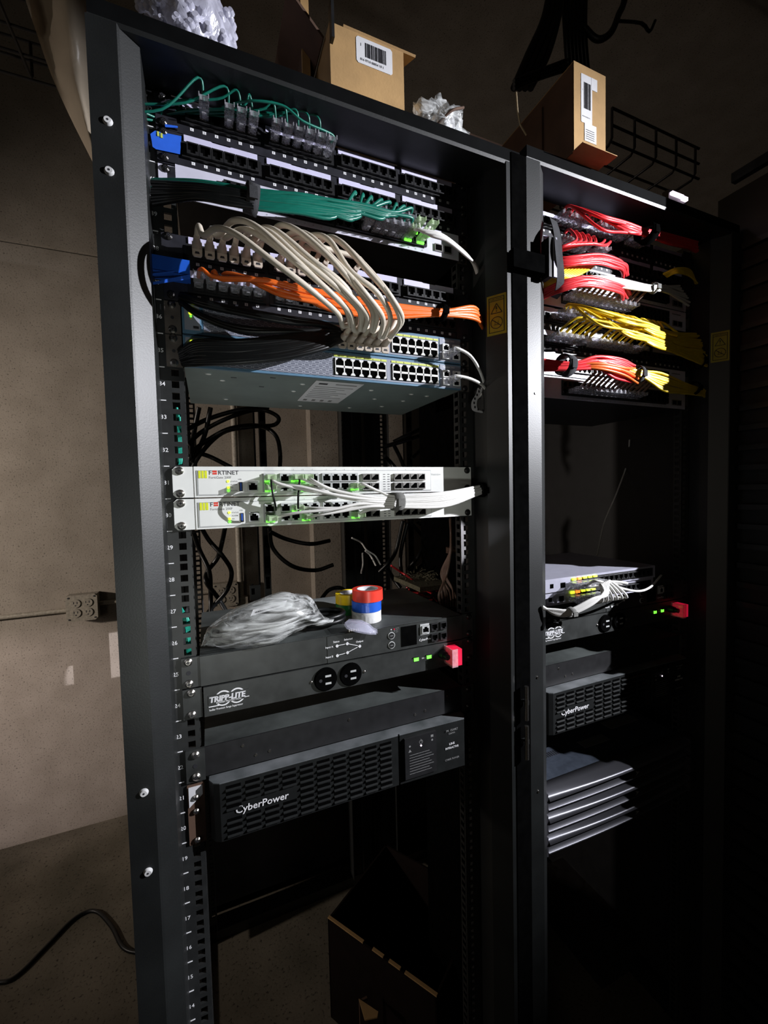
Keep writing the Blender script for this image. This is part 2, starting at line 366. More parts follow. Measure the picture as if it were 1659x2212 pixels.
def make_rack(x0, label):
    R = thing('server_rack', label, 'server rack', (x0, .35, FZ))
    def post(s, rear=False):
        if not rear: pl = [(-.302, .02), (-.302, RY), (-RIDGE, RY), (-RIDGE+(.0024 if s < 0 else .0012), RY+.0014), (-.251, -.057 if s < 0 else -.041), (-.251, -.001), (-.256, .004), (-.256, -.040), (-.272, RY+.006), (-.296, RY+.006), (-.296, .02)]
        else: pl = [(-.302, .73), (-.302, .80), (-.268, .80), (-.268, .752), (-.275, .745), (-.296, .745), (-.296, .73)]
        pl = [(x0-s*x, y) for x, y in pl]
        if s > 0: pl = pl[::-1]
        b = MB(); b.prism(pl, 'z', FZ, ZT+.004, 'frame'); return b
    fp = []
    for s in (-1, 1):
        fp.append(part('front_post', post(s), R)); part('rear_post', post(s, True), R)
        b = MB(); b.box(x0+s*.268, x0+s*.300, -.02, .76, ZT+.004, ZT+.022, 'frame'); part('top_side_beam', b, R)
        b = MB(); b.box(x0+s*.268, x0+s*.300, -.02, .76, FZ, FZ+.03, 'frame'); part('bottom_side_beam', b, R)
        for y in (0, .745):
            b = hole_rail(x0+min(s*.222, s*.262), x0+max(s*.222, s*.262), x0+s*.2325, .0095, y, y+.0038)
            xf = x0+s*.222
            if y > 0: b.box(xf, xf+s*.0018, y-.04, y, -.02, ZT+.01, 'rail')
            part('mounting_rail', b, R)
            b = MB(); b.box(x0+s*.246, x0+s*.290, y+.004, y+.022, FZ+.03, ZT+.004, 'frame_in'); part('rail_channel', b, R)
    # perforated return of the front rail (its small bright holes show behind the equipment)
    for s in (-1, 1):
        b = MB(); z = 0
        while z < ZT: b.box(x0+s*.222-.0009, x0+s*.222+.0009, .003, .014, z, z+.0060, 'rail'); z += U/3
        b.box(x0+s*.222-.0009, x0+s*.222+.0009, .014, .017, -.02, ZT, 'rail'); part('perforated_return', b, R)
    for s in (-1,):
        n = MB()
        for k in range(1, 43):
            text(n, str(k), x0+s*.2487, (k-.5)*U-.0028, .0078, -.0006, 'print', align='CENTER')
            n.box(x0+s*.2487-.006, x0+s*.2487+.004, -.0006, 0, k*U-.0006, k*U+.0006, 'print')
        part('unit_numbers', n, R, 'white printed unit numbers')
    b = MB(); b.box(x0-.300, x0+.300, RY, -.004, ZT+.0055, ZT+.024, 'beam'); part('top_front_beam', b, R); b = MB(); b.prism([(RY, ZT+.0054), (RY+.0016, ZT+.0005), (-.004, ZT+.0005), (-.004, ZT+.0054)], 'x', x0-.300, x0+.300, 'frame'); part('top_beam_lip', b, R)
    b = MB(); b.box(x0-.300, x0+.300, .745, .80, ZT+.004, ZT+.024, 'frame'); part('top_rear_beam', b, R)
    b = MB(); b.box(x0-.300, x0+.300, RY, -.01, FZ, FZ+.035, 'frame'); part('bottom_front_beam', b, R)
    b = MB(); b.box(x0-.300, x0+.300, .745, .80, FZ, FZ+.035, 'frame'); part('bottom_rear_beam', b, R)
    # sticker on the inner slanted face of the right post
    nx, ny = -(.043-.072)*-1, -(RIDGE-.251); d = Vector((-(.072-.042), -(RIDGE-.251)))
    d.normalize()
    zt = 1.662; zb = 1.596
    b = caution_sticker((x0+.2525, -.0430), (x0+RIDGE-.001, RY+.0015), zb, zt, (d.x, d.y))
    part('caution_label', b, fp[1], 'yellow caution label with black symbols')
    return R, fp
rack1, fp1 = make_rack(0, 'black open server rack with stacked white firewalls and beige cords')
rack2 = copy_tree(rack1, (P, 0, 0), label='black open server rack holding red and yellow cable bundles')
for ch in rack2.children:          # this rack is a little taller than its neighbour
    if ch.name.startswith('top_'): ch.location.z += .018
    elif ch.name.startswith(('front_post', 'rear_post')): ch.scale.z = (ZT+.018-FZ)/(ZT-FZ)

# screws and holes in the left post
def screw_mb(c, r=.0045, m='steel', n=14):
    """pan-head Phillips screw facing -y, c = centre on the surface"""
    b = MB(); x, y, z = c
    b.cyl((x, z), r*1.0, 'y', y, y-r*.35, m, n); b.cyl((x, z), r, 'y', y-r*.35, y-r*.75, m, n, r*.55)
    b.box(x-r*.42, x+r*.42, y-r*.82, y-r*.70, z-r*.11, z+r*.11, 'ink'); b.box(x-r*.11, x+r*.11, y-r*.82, y-r*.70, z-r*.42, z+r*.42, 'ink'); return b
for (u, v) in ((233, 262), (236, 370), (311, 1712), (320, 1883)):
    p = at(u, v, RY); b = MB(); b.cyl((p.x, p.z), .0052, 'y', RY, RY-.0030, 'zip', 16, .0036); b.cyl((p.x, p.z), .0012, 'y', RY-.0030, RY-.0032, 'ink', 10)
    part('bolt', b, fp1[0], 'bright steel bolt head')
for (u, v) in ((290, 161), (294, 372)):
    p = at(u, v, -.056); b = screw_mb((p.x, -.056, p.z), .0048); part('screw', b, fp1[0])

# channel joining the two racks, with hinge pins
b = MB(); b.box(.2815, .3125, -.0735, -.066, FZ, ZT+.02, 'matte'); part('joining_channel', b, rack1, 'matte black joining strip')
hb = MB()
for z in (.895, .965):
    hb.box(.290, .302, -.082, -.0737, z-.004, z+.004, 'frame'); hb.cyl((.296, -.082), .0035, 'z', z-.030, z+.030, 'steel', 10)
part('hinge', hb, rack1, 'bare steel hinge pins')
for z in (1.00, .79, 1.71, 1.50):
    b = MB(); b.cyl((.330, z), .0022, 'y', RY, RY-.0012, 'steel', 12); part('rivet', b, rack1)

# black panel added between the racks to block stray torch light
b = MB(); b.box(.3045, .3105, .02, .310, FZ, ZT, 'matte'); tg = part('light_block_panel', b, rack2)
# third rack further right, closed louvred door
R3 = thing('louvred_cabinet', 'unlit dark cabinet with louvred door at the right edge', 'cabinet', (2*P+.02, .35, FZ))
X3 = 2*P+.005
b = MB(); b.box(X3-.30, X3+.30, -.04, .8, FZ, ZT+.02, 'frame_in'); part('carcass', b, R3)
b = MB(); b.box(X3-.30, X3-.27, -.075, -.041, FZ, ZT, 'frame_in'); b.box(X3+.27, X3+.30, -.075, -.041, FZ, ZT, 'frame_in'); b.box(X3-.27, X3+.27, -.075, -.041, ZT-.03, ZT, 'frame_in'); b.box(X3-.27, X3+.27, -.075, -.041, FZ, FZ+.04, 'frame_in'); part('door_frame', b, R3)
lb = MB(); lb.prism([(-.072, 0), (-.070, 0), (-.045, .024), (-.047, .024)], 'x', -.27, .27, 'matte'); lm = lb.data('slat')
for k in range(60): inst('slat', lm, R3, (X3, 0, FZ+.05+k*.031))

VM = thing('cable_manager', 'black vertical cable manager with fingers beside the right rack', 'cable manager', (.945, -.2, FZ))
part('side_panel', MB().box(.930, .938, -.345, -.020, FZ, ZT+.13, 'frame_in'), VM)
part('back_panel', MB().box(.938, 1.02, -.070, -.042, FZ, ZT+.13, 'frame_in'), VM)
fm = MB().prism([(-.345, -.004), (-.345, .004), (-.075, .006), (-.075, -.006)], 'x', -.014, 0, 'frame').data('finger')
for k in range(44): inst('finger', fm, VM, (.930, 0, FZ+.03+k*.04445))

# ------------------------------------------------------------------ equipment pieces shared by many units
def ear_screw(parent, x, z, y=-.003, m='steel', r=.0047):
    return part('screw', screw_mb((x, y, z), r, m), parent)
def rj_mesh(w, h, d, fr='black', up_=True, hole='matte'):
    """one jack: a black well behind a proud frame with the stepped latch notch"""
    b = MB(); ow, oh = w*.80, h*.78; x0, x1, z0, z1 = -w/2, w/2, -h/2, h/2; a0, a1, c0, c1 = -ow/2, ow/2, -oh/2, oh/2
    b.box(x0, x1, -.0007, 0, z0, z1, hole)
    b.box(x0, a0, -d, -.0007, z0, z1, fr); b.box(a1, x1, -d, -.0007, z0, z1, fr); b.box(a0, a1, -d, -.0007, z0, c0, fr); b.box(a0, a1, -d, -.0007, c1, z1, fr)
    t = oh*.26; k = ow*.24
    zz = (c0, c0+t) if up_ else (c1-t, c1)
    b.box(a0, a0+k, -d, -.0007, zz[0], zz[1], fr); b.box(a1-k, a1, -d, -.0007, zz[0], zz[1], fr); return b
RJ_PANEL = rj_mesh(.0150, .0155, .0045, 'black').data('port')
RJ_SW = rj_mesh(.0128, .0125, .004, 'black').data('port')
RJ_SWU = rj_mesh(.0128, .0125, .004, 'black', False).data('port')
RJ_F = rj_mesh(.0143, .0128, .003, 'fgrey', False).data('port'); RJ_FD = rj_mesh(.0143, .0128, .003, 'fgrey', True).data('port')
RJ_C = rj_mesh(.0140, .0118, .004, 'portwhite', False).data('port')
PLUG = MB()      # clear RJ45 plug, body from y=0 (in the jack) out to y=-.020, latch tab underneath
PLUG.box(-.0056, .0056, -.016, .002, -.0042, .0042, 'clear'); PLUG.prism([(-.016, -.0044), (-.030, -.0034), (-.030, .0034), (-.016, .0044)], 'x', -.0050, .0050, 'clear')
for _s in (-1, 1): PLUG.prism([(-.016, -.0050), (-.034, -.0030), (-.034, .0030), (-.016, .0050)], 'x', _s*.0056-.0006, _s*.0056+.0006, 'clear')
PLUG.prism([(-.001, -.0042), (-.017, -.0085), (-.0175, -.0072), (-.001, -.0030)], 'x', -.0026, .0026, 'clear')
PLUG.box(-.0040, .0040, -.006, .0022, .0018, .0036, 'clear')
PLUGM = PLUG.data('clear_plug')
GPL = MB()
for (vv, ff, mm, ss) in [(PLUG.v, PLUG.f, 'gclear', False)]: GPL.add(vv, ff, mm)
GPL.box(-.0062, .0062, -.0045, -.0015, -.0068, -.0040, 'ledg')
GPLM = GPL.data('lit_plug')
BOOT = MB()      # moulded beige boot with its latch cover loop
BOOT.prism([(-.0062, -.0058), (.0062, -.0058), (.0062, .0058), (-.0062, .0058)], 'y', -.012, .002, 'bboot')
BOOT.cyl((0, 0), .0064, 'y', -.012, -.022, 'bboot', 12, .0050); BOOT.cyl((0, 0), .0050, 'y', -.022, -.034, 'bboot', 12, .0036)
BOOT.prism([(-.0060, -.0125), (-.0042, -.0150), (.0042, -.0150), (.0060, -.0125), (.0060, -.0055), (-.0060, -.0055)], 'y', -.016, -.013, 'bboot')
BOOT.prism([(-.0030, -.0118), (.0030, -.0118), (.0022, -.0090), (-.0022, -.0090)], 'y', -.0164, -.016, 'ink')
BOOTM = BOOT.data('boot')

def patch_panel(x0, unit, label, plugged=()):
    z = (unit-1)*U; R = thing('patch_panel', label, 'patch panel', (x0, 0, z), 'black patch panels with white label strips')
    b = MB(); b.box(x0-.2413, x0+.2413, -.0025, -.0003, z+.0005, z+U-.0005, 'panel')
    b.box(x0-.2413, x0-.216, -.005, -.0025, z+.002, z+U-.002, 'panel'); b.box(x0+.216, x0+.2413, -.005, -.0025, z+.002, z+U-.002, 'panel'); part('faceplate', b, R)
    pts = []
    for g in range(4):
        gx = x0-.2085+g*.108
        b = MB(); b.box(gx-.003, gx+.100, -.007, -.0026, z+.0125, z+.0325, 'black'); part('port_block', b, R)
        b = MB(); zl = z+.0322
        pl = [(gx, zl+.0012), (gx+.012, zl), (gx+.035, zl), (gx+.037, zl+.0012), (gx+.057, zl+.0012), (gx+.059, zl), (gx+.083, zl), (gx+.095, zl+.0012), (gx+.095, zl+.0108), (gx+.060, zl+.0108), (gx+.058, zl+.0098), (gx+.036, zl+.0098), (gx+.034, zl+.0108), (gx, zl+.0108)]
        b.prism([(p[0], p[1]) for p in pl], 'y', -.0045, -.0026, 'strip'); part('label_strip', b, R)
        for i in range(6):
            px = gx+.0105+i*.0155; inst('port', RJ_PANEL, R, (px, -.007, z+.0225)); pts.append((px, z+.0225))
    n = MB()
    for k, (px, pz) in enumerate(pts):
        if k and k % 6 == 0: part('port_numbers', n, R, 'small white number squares under the ports'); n = MB()
        n.box(px-.0022, px+.0022, -.0030, -.0025, z+.0070, z+.0108, 'print'); text(n, str(k+1), px, z+.0078, .0030, -.0032, 'ink', align='CENTER')
    part('port_numbers', n, R, 'small white number squares under the ports')
    for s in (-1, 1):
        for dz in (-.015875, .015875): ear_screw(R, x0+s*.2325, z+U/2+dz, -.005, 'dscrew', .005)
    R['ports'] = 0; del R['ports']
    return R, pts

def white_switch(x0, unit, label, depth=.25):
    z = (unit-1)*U; R = thing('network_switch', label, 'network switch', (x0, .12, z), 'white 48-port network switches')
    part('mounting_ear', MB().box(x0-.2413, x0-.2205, -.002, 0, z+.001, z+U-.001, 'swhite'), R); part('mounting_ear', MB().box(x0+.2205, x0+.2413, -.002, 0, z+.001, z+U-.001, 'brown'), R)  # right ear of the white switch is brown: its shade is in the colour
    b = MB(); b.box(x0-.2205, x0+.2205, -.0065, depth, z+.001, z+U-.001, 'black'); part('chassis', b, R); part('faceplate', MB().box(x0-.2205, x0+.2205, -.008, -.0066, z+.001, z+U-.001, 'swhite'), R)
    b = MB(); b.box(x0-.160, x0+.152, -.0095, -.0081, z+.008, z+.0375, 'black'); part('port_bank', b, R)
    pts = []
    for c in range(24):
        px = x0-.1545+c*.0128+(c//6)*.003
        for r in (1, 0):
            pz = z+.0155+r*.0142; inst('port', RJ_SWU if r else RJ_SW, R, (px, -.0095, pz)); pts.append((px, pz))
    n = MB(); [n.box(x0+.172+k_*.003, x0+.1742+k_*.003, -.0085, -.0081, z+.034, z+.0362, 'dim') for k_ in range(10)]
    part('printed_marks', n, R); n = MB()
    for c in range(24): text(n, str(2*c+1), x0-.1545+c*.0128+(c//6)*.003, z+.0035, .0028, -.0085, 'dim', align='CENTER')
    part('printed_numbers', n, R)
    for k in range(2):
        b = MB(); b.box(x0+.172+k*.0175, x0+.187+k*.0175, -.0105, -.0081, z+.008, z+.020, 'sfp'); b.box(x0+.1735+k*.0175, x0+.1855+k*.0175, -.0107, -.0105, z+.0095, z+.0185, 'matte'); part('optic_cage', b, R)
    for s in (-1, 1):
        for dz in (-.015875, .015875): ear_screw(R, x0+s*.2325, z+U/2+dz, -.002, 'dscrew', .005)
    return R, pts

# ---- left rack, top to bottom
pp = {}
pp[42], P42 = patch_panel(0, 42, 'topmost black patch panel of the left rack, thin green cords plugged in')
pp[41], P41 = patch_panel(0, 41, 'black patch panel with blue painter tape on its left ear, no cords')
sw40, S40 = white_switch(0, 40, 'white 48-port switch under the thick green cord bundle')
pp[38], P38 = patch_panel(0, 38, 'black patch panel with beige booted cords arching out')
pp[37], P37 = patch_panel(0, 37, 'black patch panel with orange cords, right above the grey-blue switches')

# blue painter tape pieces on the left ears
def tape_piece(quad_px, y, label):
    b = MB(); P4 = [at(u, v, y) for u, v in quad_px]; n = len(P4)
    b.add([tuple(p) for p in P4]+[(p.x, p.y-.0007, p.z) for p in P4], [tuple(range(n))[::-1], tuple(range(n, 2*n))]+[(i, (i+1) % n, n+(i+1) % n, n+i) for i in range(n)], 'blue')
    return b
b = tape_piece([(325, 290), (330, 318), (337, 323), (389, 334), (392, 295), (352, 287), (335, 283)], -.0065, '')
pz = at(345, 292, -.0075); b.box(pz.x-.003, pz.x-.0005, -.0080, -.0073, pz.z-.002, pz.z+.004, 'lime'); b.box(pz.x+.001, pz.x+.0035, -.0080, -.0073, pz.z-.003, pz.z+.003, 'lime')
tag(part('painter_tape', b), 'blue painter tape with green marks on the upper left panel ear', 'tape')
for q, lab in (([(356, 269), (384, 273), (384, 277), (357, 275)], 'thin blue tape sliver above the large painter tape'),):
    tag(part('painter_tape', tape_piece(q, -.0066, '')), lab, 'tape')
b = tape_piece([(324, 592), (377, 585), (377, 588), (324, 597)], -.0320, ''); b.merge(tape_piece([(324, 611), (411, 593), (411, 603), (325, 616)], -.0320, ''))
k = at(325, 592, -.031); e = at(411, 600, -.031); b.box(k.x, e.x, -.0310, -.0055, e.z+.003, e.z+.0038, 'blue'); b.box(k.x, e.x, -.0310, -.0300, e.z+.0031, e.z+.022, 'tblue')
tag(part('painter_tape', b), 'folded blue painter tape on the ear beside the orange cords', 'tape')

# ---- two grey-blue switches
def blue_switch(unit, label):
    z = (unit-1)*U; R = thing('network_switch', label, 'network switch', (0, .12, z), 'grey-blue 24-port switches')
    b = MB(); b.box(-.2205, .2205, -.004, .236, z+.0012, z+U-.0012, 'cgrey')
    for rx, ry in ((-.19, .02), (-.17, .05), (-.05, .035), (-.055, .085), (.02, .10), (.07, .04), (.10, .10), (.15, .045), (.16, .10), (.185, .05), (-.16, .18), (-.02, .20), (.08, .19), (.14, .16)):
        b.cyl((rx, ry), .0058, 'z', z+.0012, z+.0004, 'cgrey', 12, .0040); b.cyl((rx, ry), .0038, 'z', z+.0004, z-.0002, 'portwhite' if unit < 36 else 'cgrey', 12, .0018)
    for rx, ry in ((-.155, .028), (-.11, .07), (-.1, .012), (-.025, .06), (.04, .015)): b.box(rx-.004, rx+.004, ry, ry+.0028, z+.0009, z+.0012, 'ink')
    part('chassis', b, R)
    if unit == 35:
        n = MB(); zz = z+.0006
        def fl(x0, x1, y0, y1, m, dz=0): n.box(x0, x1, y0, y1, zz-dz-.0004, zz-dz, m)
        fl((-.035), (.044), (.005), (.154), 'paper'); W_, H_ = (.044)-(-.035), (.154)-(.005)
        fl((-.035)+W_*.10, (-.035)+W_*.28, (.005)+H_*.08, (.005)+H_*.13, 'ink', .0003); fl((-.035)+W_*.45, (-.035)+W_*.9, (.005)+H_*.08, (.005)+H_*.11, 'dim', .0003)
        for k in range(7): fl((-.035)+W_*.08, (.044)-W_*(.10+.14*(k % 3)), (.005)+H_*(.22+k*.085), (.005)+H_*(.235+k*.085), 'dim', .0003)
        for k in range(4): fl((-.035)+W_*(.1+k*.2), (-.035)+W_*(.18+k*.2), (.005)+H_*.86, (.005)+H_*.94, 'dim', .0003)
        part('rating_label', n, R, 'pale rating label under the switch')
    f = MB(); f.box(-.2205, .2205, -.009, -.004, z+.001, z+U-.001, 'cblue')
    f.box(-.194, -.010, -.0098, -.009, z+.0045, z+U-.0045, 'honey'); f.box(-.010, .176, -.0098, -.009, z+.0045, z+U-.0045, 'cpanel'); f.box(.178, .219, -.0098, -.009, z+.003, z+U-.003, 'cpanel')
    part('faceplate', f, R)
    f = MB(); f.box(-.2195, -.1965, -.0112, -.009, z+.003, z+U-.003, 'cblue'); f.box(-.2175, -.1985, -.0116, -.0112, z+.005, z+U-.005, 'cpanel'); part('led_panel', f, R)
    for k, (dz, m) in enumerate(((.0335, 'ledy'), (.0275, 'ledy'), (.0232, 'ledg'), (.0200, 'lime'))):
        f = MB(); r = .0026 if k < 2 else .0014; f.cyl((-.2095, z+dz), r, 'y', -.0116, -.0124, m, 12); part('led', f, R)
    f = MB(); f.box(-.207, -.200, -.0124, -.0116, z+.0075, z+.0105, 'ink'); part('mode_button', f, R)
    for x0 in (-.0085, .0885):
        f = MB(); f.box(x0-.002, x0+.0865, -.0102, -.0099, z+.0070, z+.0335, 'matte'); part('port_well', f, R)
        d = MB(); zc = z+.0203; d.box(x0, x0+.0845, -.0122, -.0102, zc-.0016, zc+.0016, 'portwhite')
        for i in range(7):
            px = x0+i*.01408; wv = .0016 if 0 < i < 6 else .0010
            d.box(px-wv/2, px+wv/2, -.0122, -.0102, z+.0085, z+.0320, 'portwhite')
            for zz in (z+.0078, z+.0312): d.box(max(x0, px-.0036), min(x0+.0845, px+.0036), -.0124, -.0102, zz, zz+.0018, 'portwhite')
            for zz in (z+.0097, z+.0297): d.box(max(x0, px-.0024), min(x0+.0845, px+.0024), -.0124, -.0102, zz, zz+.0016, 'portwhite')
        part('port_dividers', d, R, 'white dividers between the ports')
        n = MB(); n.box(x0-.002, x0+.0865, -.0106, -.0098, z+.0355, z+.0385, 'lime')
        for i in range(6): n.box(x0+i*.01408+.006, x0+i*.01408+.0066, -.0108, -.0106, z+.0357, z+.0383, 'ink')
        part('number_strip', n, R, 'yellow-green port number strip')
    for i, (px, pz) in enumerate(((.1895, .0255), (.2095, .0255), (.1895, .012), (.2095, .012))):
        inst('uplink_port', RJ_C, R, (px, -.0099, z+pz))
    n = MB(); text(n, 'Catalyst 2960', .184, z+.0365, .0042, -.0100, 'print'); part('printed_name', n, R)
    for s in (-1, 1):
        b = MB(); b.box(s*.2205, s*.2420, -.0022, -.0002, z+.001, z+U-.001, 'brown'); b.box(s*.2205, s*.2222, -.0022, .05, z+.001, z+U-.001, 'brown'); part('mounting_ear', b, R)
        for dz in (-.0165, .0165): ear_screw(R, s*.2325, z+U/2+dz, -.0022, 'steel' if s < 0 else 'dscrew', .0052)
        b = MB(); b.cyl((s*.2325, z+U/2), .0022, 'y', -.0022, -.0026, 'ink', 10); part('ear_hole', b, R)
    return R
blue_switch(36, 'grey-blue 24-port switch with beige booted cords plugged in, upper of the two')
blue_switch(35, 'lower grey-blue 24-port switch with a rating label underneath and empty ports')

# ---- two white firewalls
def firewall(unit, label, lit):
    z = (unit-1)*U; R = thing('firewall_appliance', label, 'firewall', (0, .15, z), 'stacked white firewalls'); Y = -.006
    b = MB(); b.box(-.2145, .2145, Y, .30, z+.0008, z+U-.0008, 'fwhite'); part('chassis', b, R)
    b = MB(); b.box(-.211, .158, Y-.0009, Y, z+.0035, z+U-.0060, 'fgrey'); b.box(-.2095, .157, Y-.0012, Y-.0009, z+.0048, z+U-.0073, 'fwhite'); part('face_inset', b, R)
    for s in (-1, 1):
        b = MB(); x0, x1 = sorted((s*.2148, s*.2413)); c = .004
        pl = [(x0, z+.001), (x1, z+.001), (x1, z+U-.001), (x0, z+U-.001)] if s > 0 else [(x0, z+.001+c), (x0+c, z+.001), (x1, z+.001), (x1, z+U-.001), (x0+c, z+U-.001), (x0, z+U-.001-c)]
        b.prism(pl, 'y', -.0052, -.0002, 'fwhite'); part('mounting_ear', b, R)
        for dz in (-.0155, .0155): ear_screw(R, s*.2325, z+U/2+dz, -.0052, 'steel' if s < 0 else 'dscrew', .0056)
    yt = Y-.0013
    n = MB()
    for k in range(3): n.box(-.2088+k*.0040, -.2058+k*.0040, yt-.0003, yt, z+.0275, z+.0378, 'lemon')
    part('emblem', n, R, 'three yellow-green bars')
    n = MB(); tz = z+.0322
    text(n, 'F', -.1958, tz, .0082, yt, 'ink', 1.05)
    for a in range(3):
        for c in range(2):
            if not (a == 1 and c == 5): n.box(-.1905+a*.0020, -.1905+a*.0020+.0016, yt-.0002, yt, tz+.0003+c*.0031, tz+.0003+c*.0031+.0025, 'tred')
    text(n, 'RTINET', -.1838, tz, .0082, yt, 'ink', 1.02); text(n, 'FortiGate 200F', -.1958, z+.0268, .0046, yt, 'dim', 1.05)
    part('lettering', n, R, 'printed maker name with a red O')
    n = MB()
    for k, t in enumerate(('STATUS', 'ALARM', 'HA', 'POWER')): text(n, t, -.1675, z+.0216-k*.0044, .0027, yt, 'dim')
    text(n, 'USB', -.1570, z+.0245, .0027, yt, 'dim'); text(n, 'U01-TD28BC8-4', .150-.0005, z+.0295, .0040, Y-.0006, 'fgrey')
    for gx, k in ((-.098, 4), (-.0325, 4), (.034, 2), (.089, 4)):
        for i in range(k): text(n, str(2*i+1), gx+.006+i*.0145, z+.0385, .0026, yt, 'dim', align='CENTER')
    part('small_print', n, R)
    for k in range(4):
        if k == 1: continue
        f = MB(); f.cyl((-.1705, z+.0228-k*.0044), .0019, 'y', yt, yt-.0008, 'ledy' if k < 3 else 'ledg', 10); part('led', f, R)
    f = MB(); f.box(-.1560, -.1512, yt-.0008, yt, z+.0085, z+.0215, 'ink'); f.box(-.1545, -.1528, yt-.0010, yt-.0008, z+.0097, z+.0203, 'tblue'); part('usb_port', f, R)
    inst('console_port', RJ_F, R, (-.1370, yt, z+.0148))
    pts = {}
    f = MB(); f.box(-.1235, -.1055, yt-.0004, yt, z+.0065, z+.0335, 'fgrey'); part('port_well', f, R)
    for r in (0, 1): inst('port', RJ_FD if r == 0 else RJ_F, R, (-.1145, yt-.0004, z+.0130+r*.0142)); pts['A', 0, r] = (-.1145, z+.0130+r*.0142)
    for g, gx in (('B', -.0985), ('C', -.0345)):
        for c in range(4):
            for r in (0, 1):
                px = gx+.0073+c*.0146; pz_ = z+.0130+r*.0142; inst('port', RJ_FD if r == 0 else RJ_F, R, (px, yt, pz_)); pts[g, c, r] = (px, pz_)
    def sfp(x, zc):
        m = MB(); m.box(x-.0070, x+.0070, yt-.0035, yt, zc-.0058, zc+.0058, 'sfp'); m.box(x-.0058, x+.0058, yt-.0037, yt-.0035, zc-.0040, zc+.0046, 'matte')
        m.prism([(x-.0058, zc+.0046), (x+.001, zc+.0046), (x-.0058, zc-.001)], 'y', yt-.0040, yt-.0037, 'sfp'); part('optic_cage', m, R)
    for gx, k in ((.0310, 2), (.0865, 4)):
        for c in range(k):
            for r in (0, 1): sfp(gx+.0074+c*.0147, z+.0122+r*.0145)
    f = MB()
    for c in range(2):
        for r in range(7): f.box(.0685+c*.0075, .0725+c*.0075, yt-.0002, yt, z+.0070+r*.0040, z+.0079+r*.0040, 'ink')
    part('vent_slots', f, R)
    return R, pts
fwA, FA = firewall(31, 'upper white rack firewall with yellow-green emblem', 1)
fwB, FB = firewall(30, 'lower white rack firewall shadowed by white cords', 1)

# ---- transfer switch (U25), surge strip (U24), blank shelf (U22), UPS (U20-19)
def transfer_switch(x0, label):
    z = 24*U; R = thing('transfer_switch', label, 'power switch unit', (x0, .12, z)); Y = -.006
    b = MB(); b.box(x0-.2175, x0+.2175, -.004, .24, z+.001, z+U-.002, 'ats'); b.box(x0-.2175, x0+.2175, -.002, .24, z+U-.002, z+U-.001, 'atstop'); part('chassis', b, R)
    b = MB(); b.box(x0-.2175, x0-.0335, Y, -.004, z+.001, z+U-.001, 'ats'); b.box(x0-.0335, x0+.2175, Y-.0008, -.004, z+.001, z+U-.001, 'ats'); part('faceplate', b, R)
    yt = Y-.001; n = MB()
    D = {'a0': (-.018, .0265), 'a1': (-.001, .0275), 'b0': (-.018, .0108), 'b1': (-.001, .0128), 'o': (.020, .0198)}
    D = {k: (x0+v[0], z+v[1]) for k, v in D.items()}
    def ln(a, c, w=.0004):
        d = Vector((c[0]-a[0], c[1]-a[1])); d.normalize(); q = (-d.y*w, d.x*w)
        n.quad((a[0]-q[0], yt-.0001, a[1]-q[1]), (c[0]-q[0], yt-.0001, c[1]-q[1]), (c[0]+q[0], yt-.0001, c[1]+q[1]), (a[0]+q[0], yt-.0001, a[1]+q[1]), 'print')
    ln(D['a0'], D['a1']); ln(D['b0'], D['b1']); ln(D['a1'], D['o']); ln(D['b1'], D['o'])
    for s, x, zz in (('Input A', -.037, .0250), ('Input B', -.037, .0093), ('Status', -.024, .0320), ('Selected', -.006, .0330), ('Output', .014, .0262)): text(n, s, x0+x, z+zz, .0042, yt, 'print')
    text(n, 'CyberPower', x0+.129, z+.0100, .0055, yt, 'print'); part('lettering', n, R, 'white printed diagram and words')
    for k, v in D.items():
        f = MB(); f.cyl(v, .0024, 'y', yt, yt-.0010, 'paper', 14); part('indicator', f, R)
    for dz in (.0285, .0125):
        f = MB(); f.cyl((x0+.0765, z+dz), .0062, 'y', yt, yt-.0012, 'fgrey', 20); f.cyl((x0+.0765, z+dz), .0048, 'y', yt-.0012, yt-.0022, 'black', 20); f.box(x0+.0740, x0+.0790, yt-.0024, yt-.0022, z+dz-.0006, z+dz+.0006, 'dim'); part('push_button', f, R)
    f = MB()
    for k, m in enumerate(('print', 'redlit', 'dim')): f.cyl((x0+.0765+(k > 0)*.0055, z+.0385-(k == 2)*.003), .0010, 'y', yt, yt-.0006, m, 8)
    for k in range(3): text(f, 'ALM' if k else 'AUTO', x0+.0845, z+.0385-k*.003, .0024, yt, 'dim')
    part('status_dots', f, R)
    f = MB(); f.box(x0+.095, x0+.124, yt-.0008, yt, z+.006, z+.0400, 'matte'); part('display', f, R, 'dark blank display')
    f = MB(); f.box(x0+.131, x0+.1485, yt-.0010, yt, z+.0205, z+.0395, 'fgrey'); part('ethernet_plate', f, R); inst('port', RJ_F, R, (x0+.1405, yt-.0010, z+.030))
    for (px, pz_) in ((.158, .0315), (.158, .0130), (.176, .0130), (.176, .0315)): inst('port', RJ_SW, R, (x0+px, yt, z+pz_))
    for s in (-1, 1):
        b = MB(); b.box(x0+s*.2178, x0+s*.2413, -.0040, -.0003, z+.001, z+U-.001, 'ats'); part('mounting_ear', b, R)
        b = MB(); b.cyl((x0+s*.2325, z+U/2), .0030, 'y', -.0040, -.0044, 'ink', 12); part('ear_hole', b, R)
        for dz in (-.0150, .0160): ear_screw(R, x0+s*.2325, z+U/2+dz, -.0040, 'steel' if s < 0 else 'dscrew', .0056)
    return R
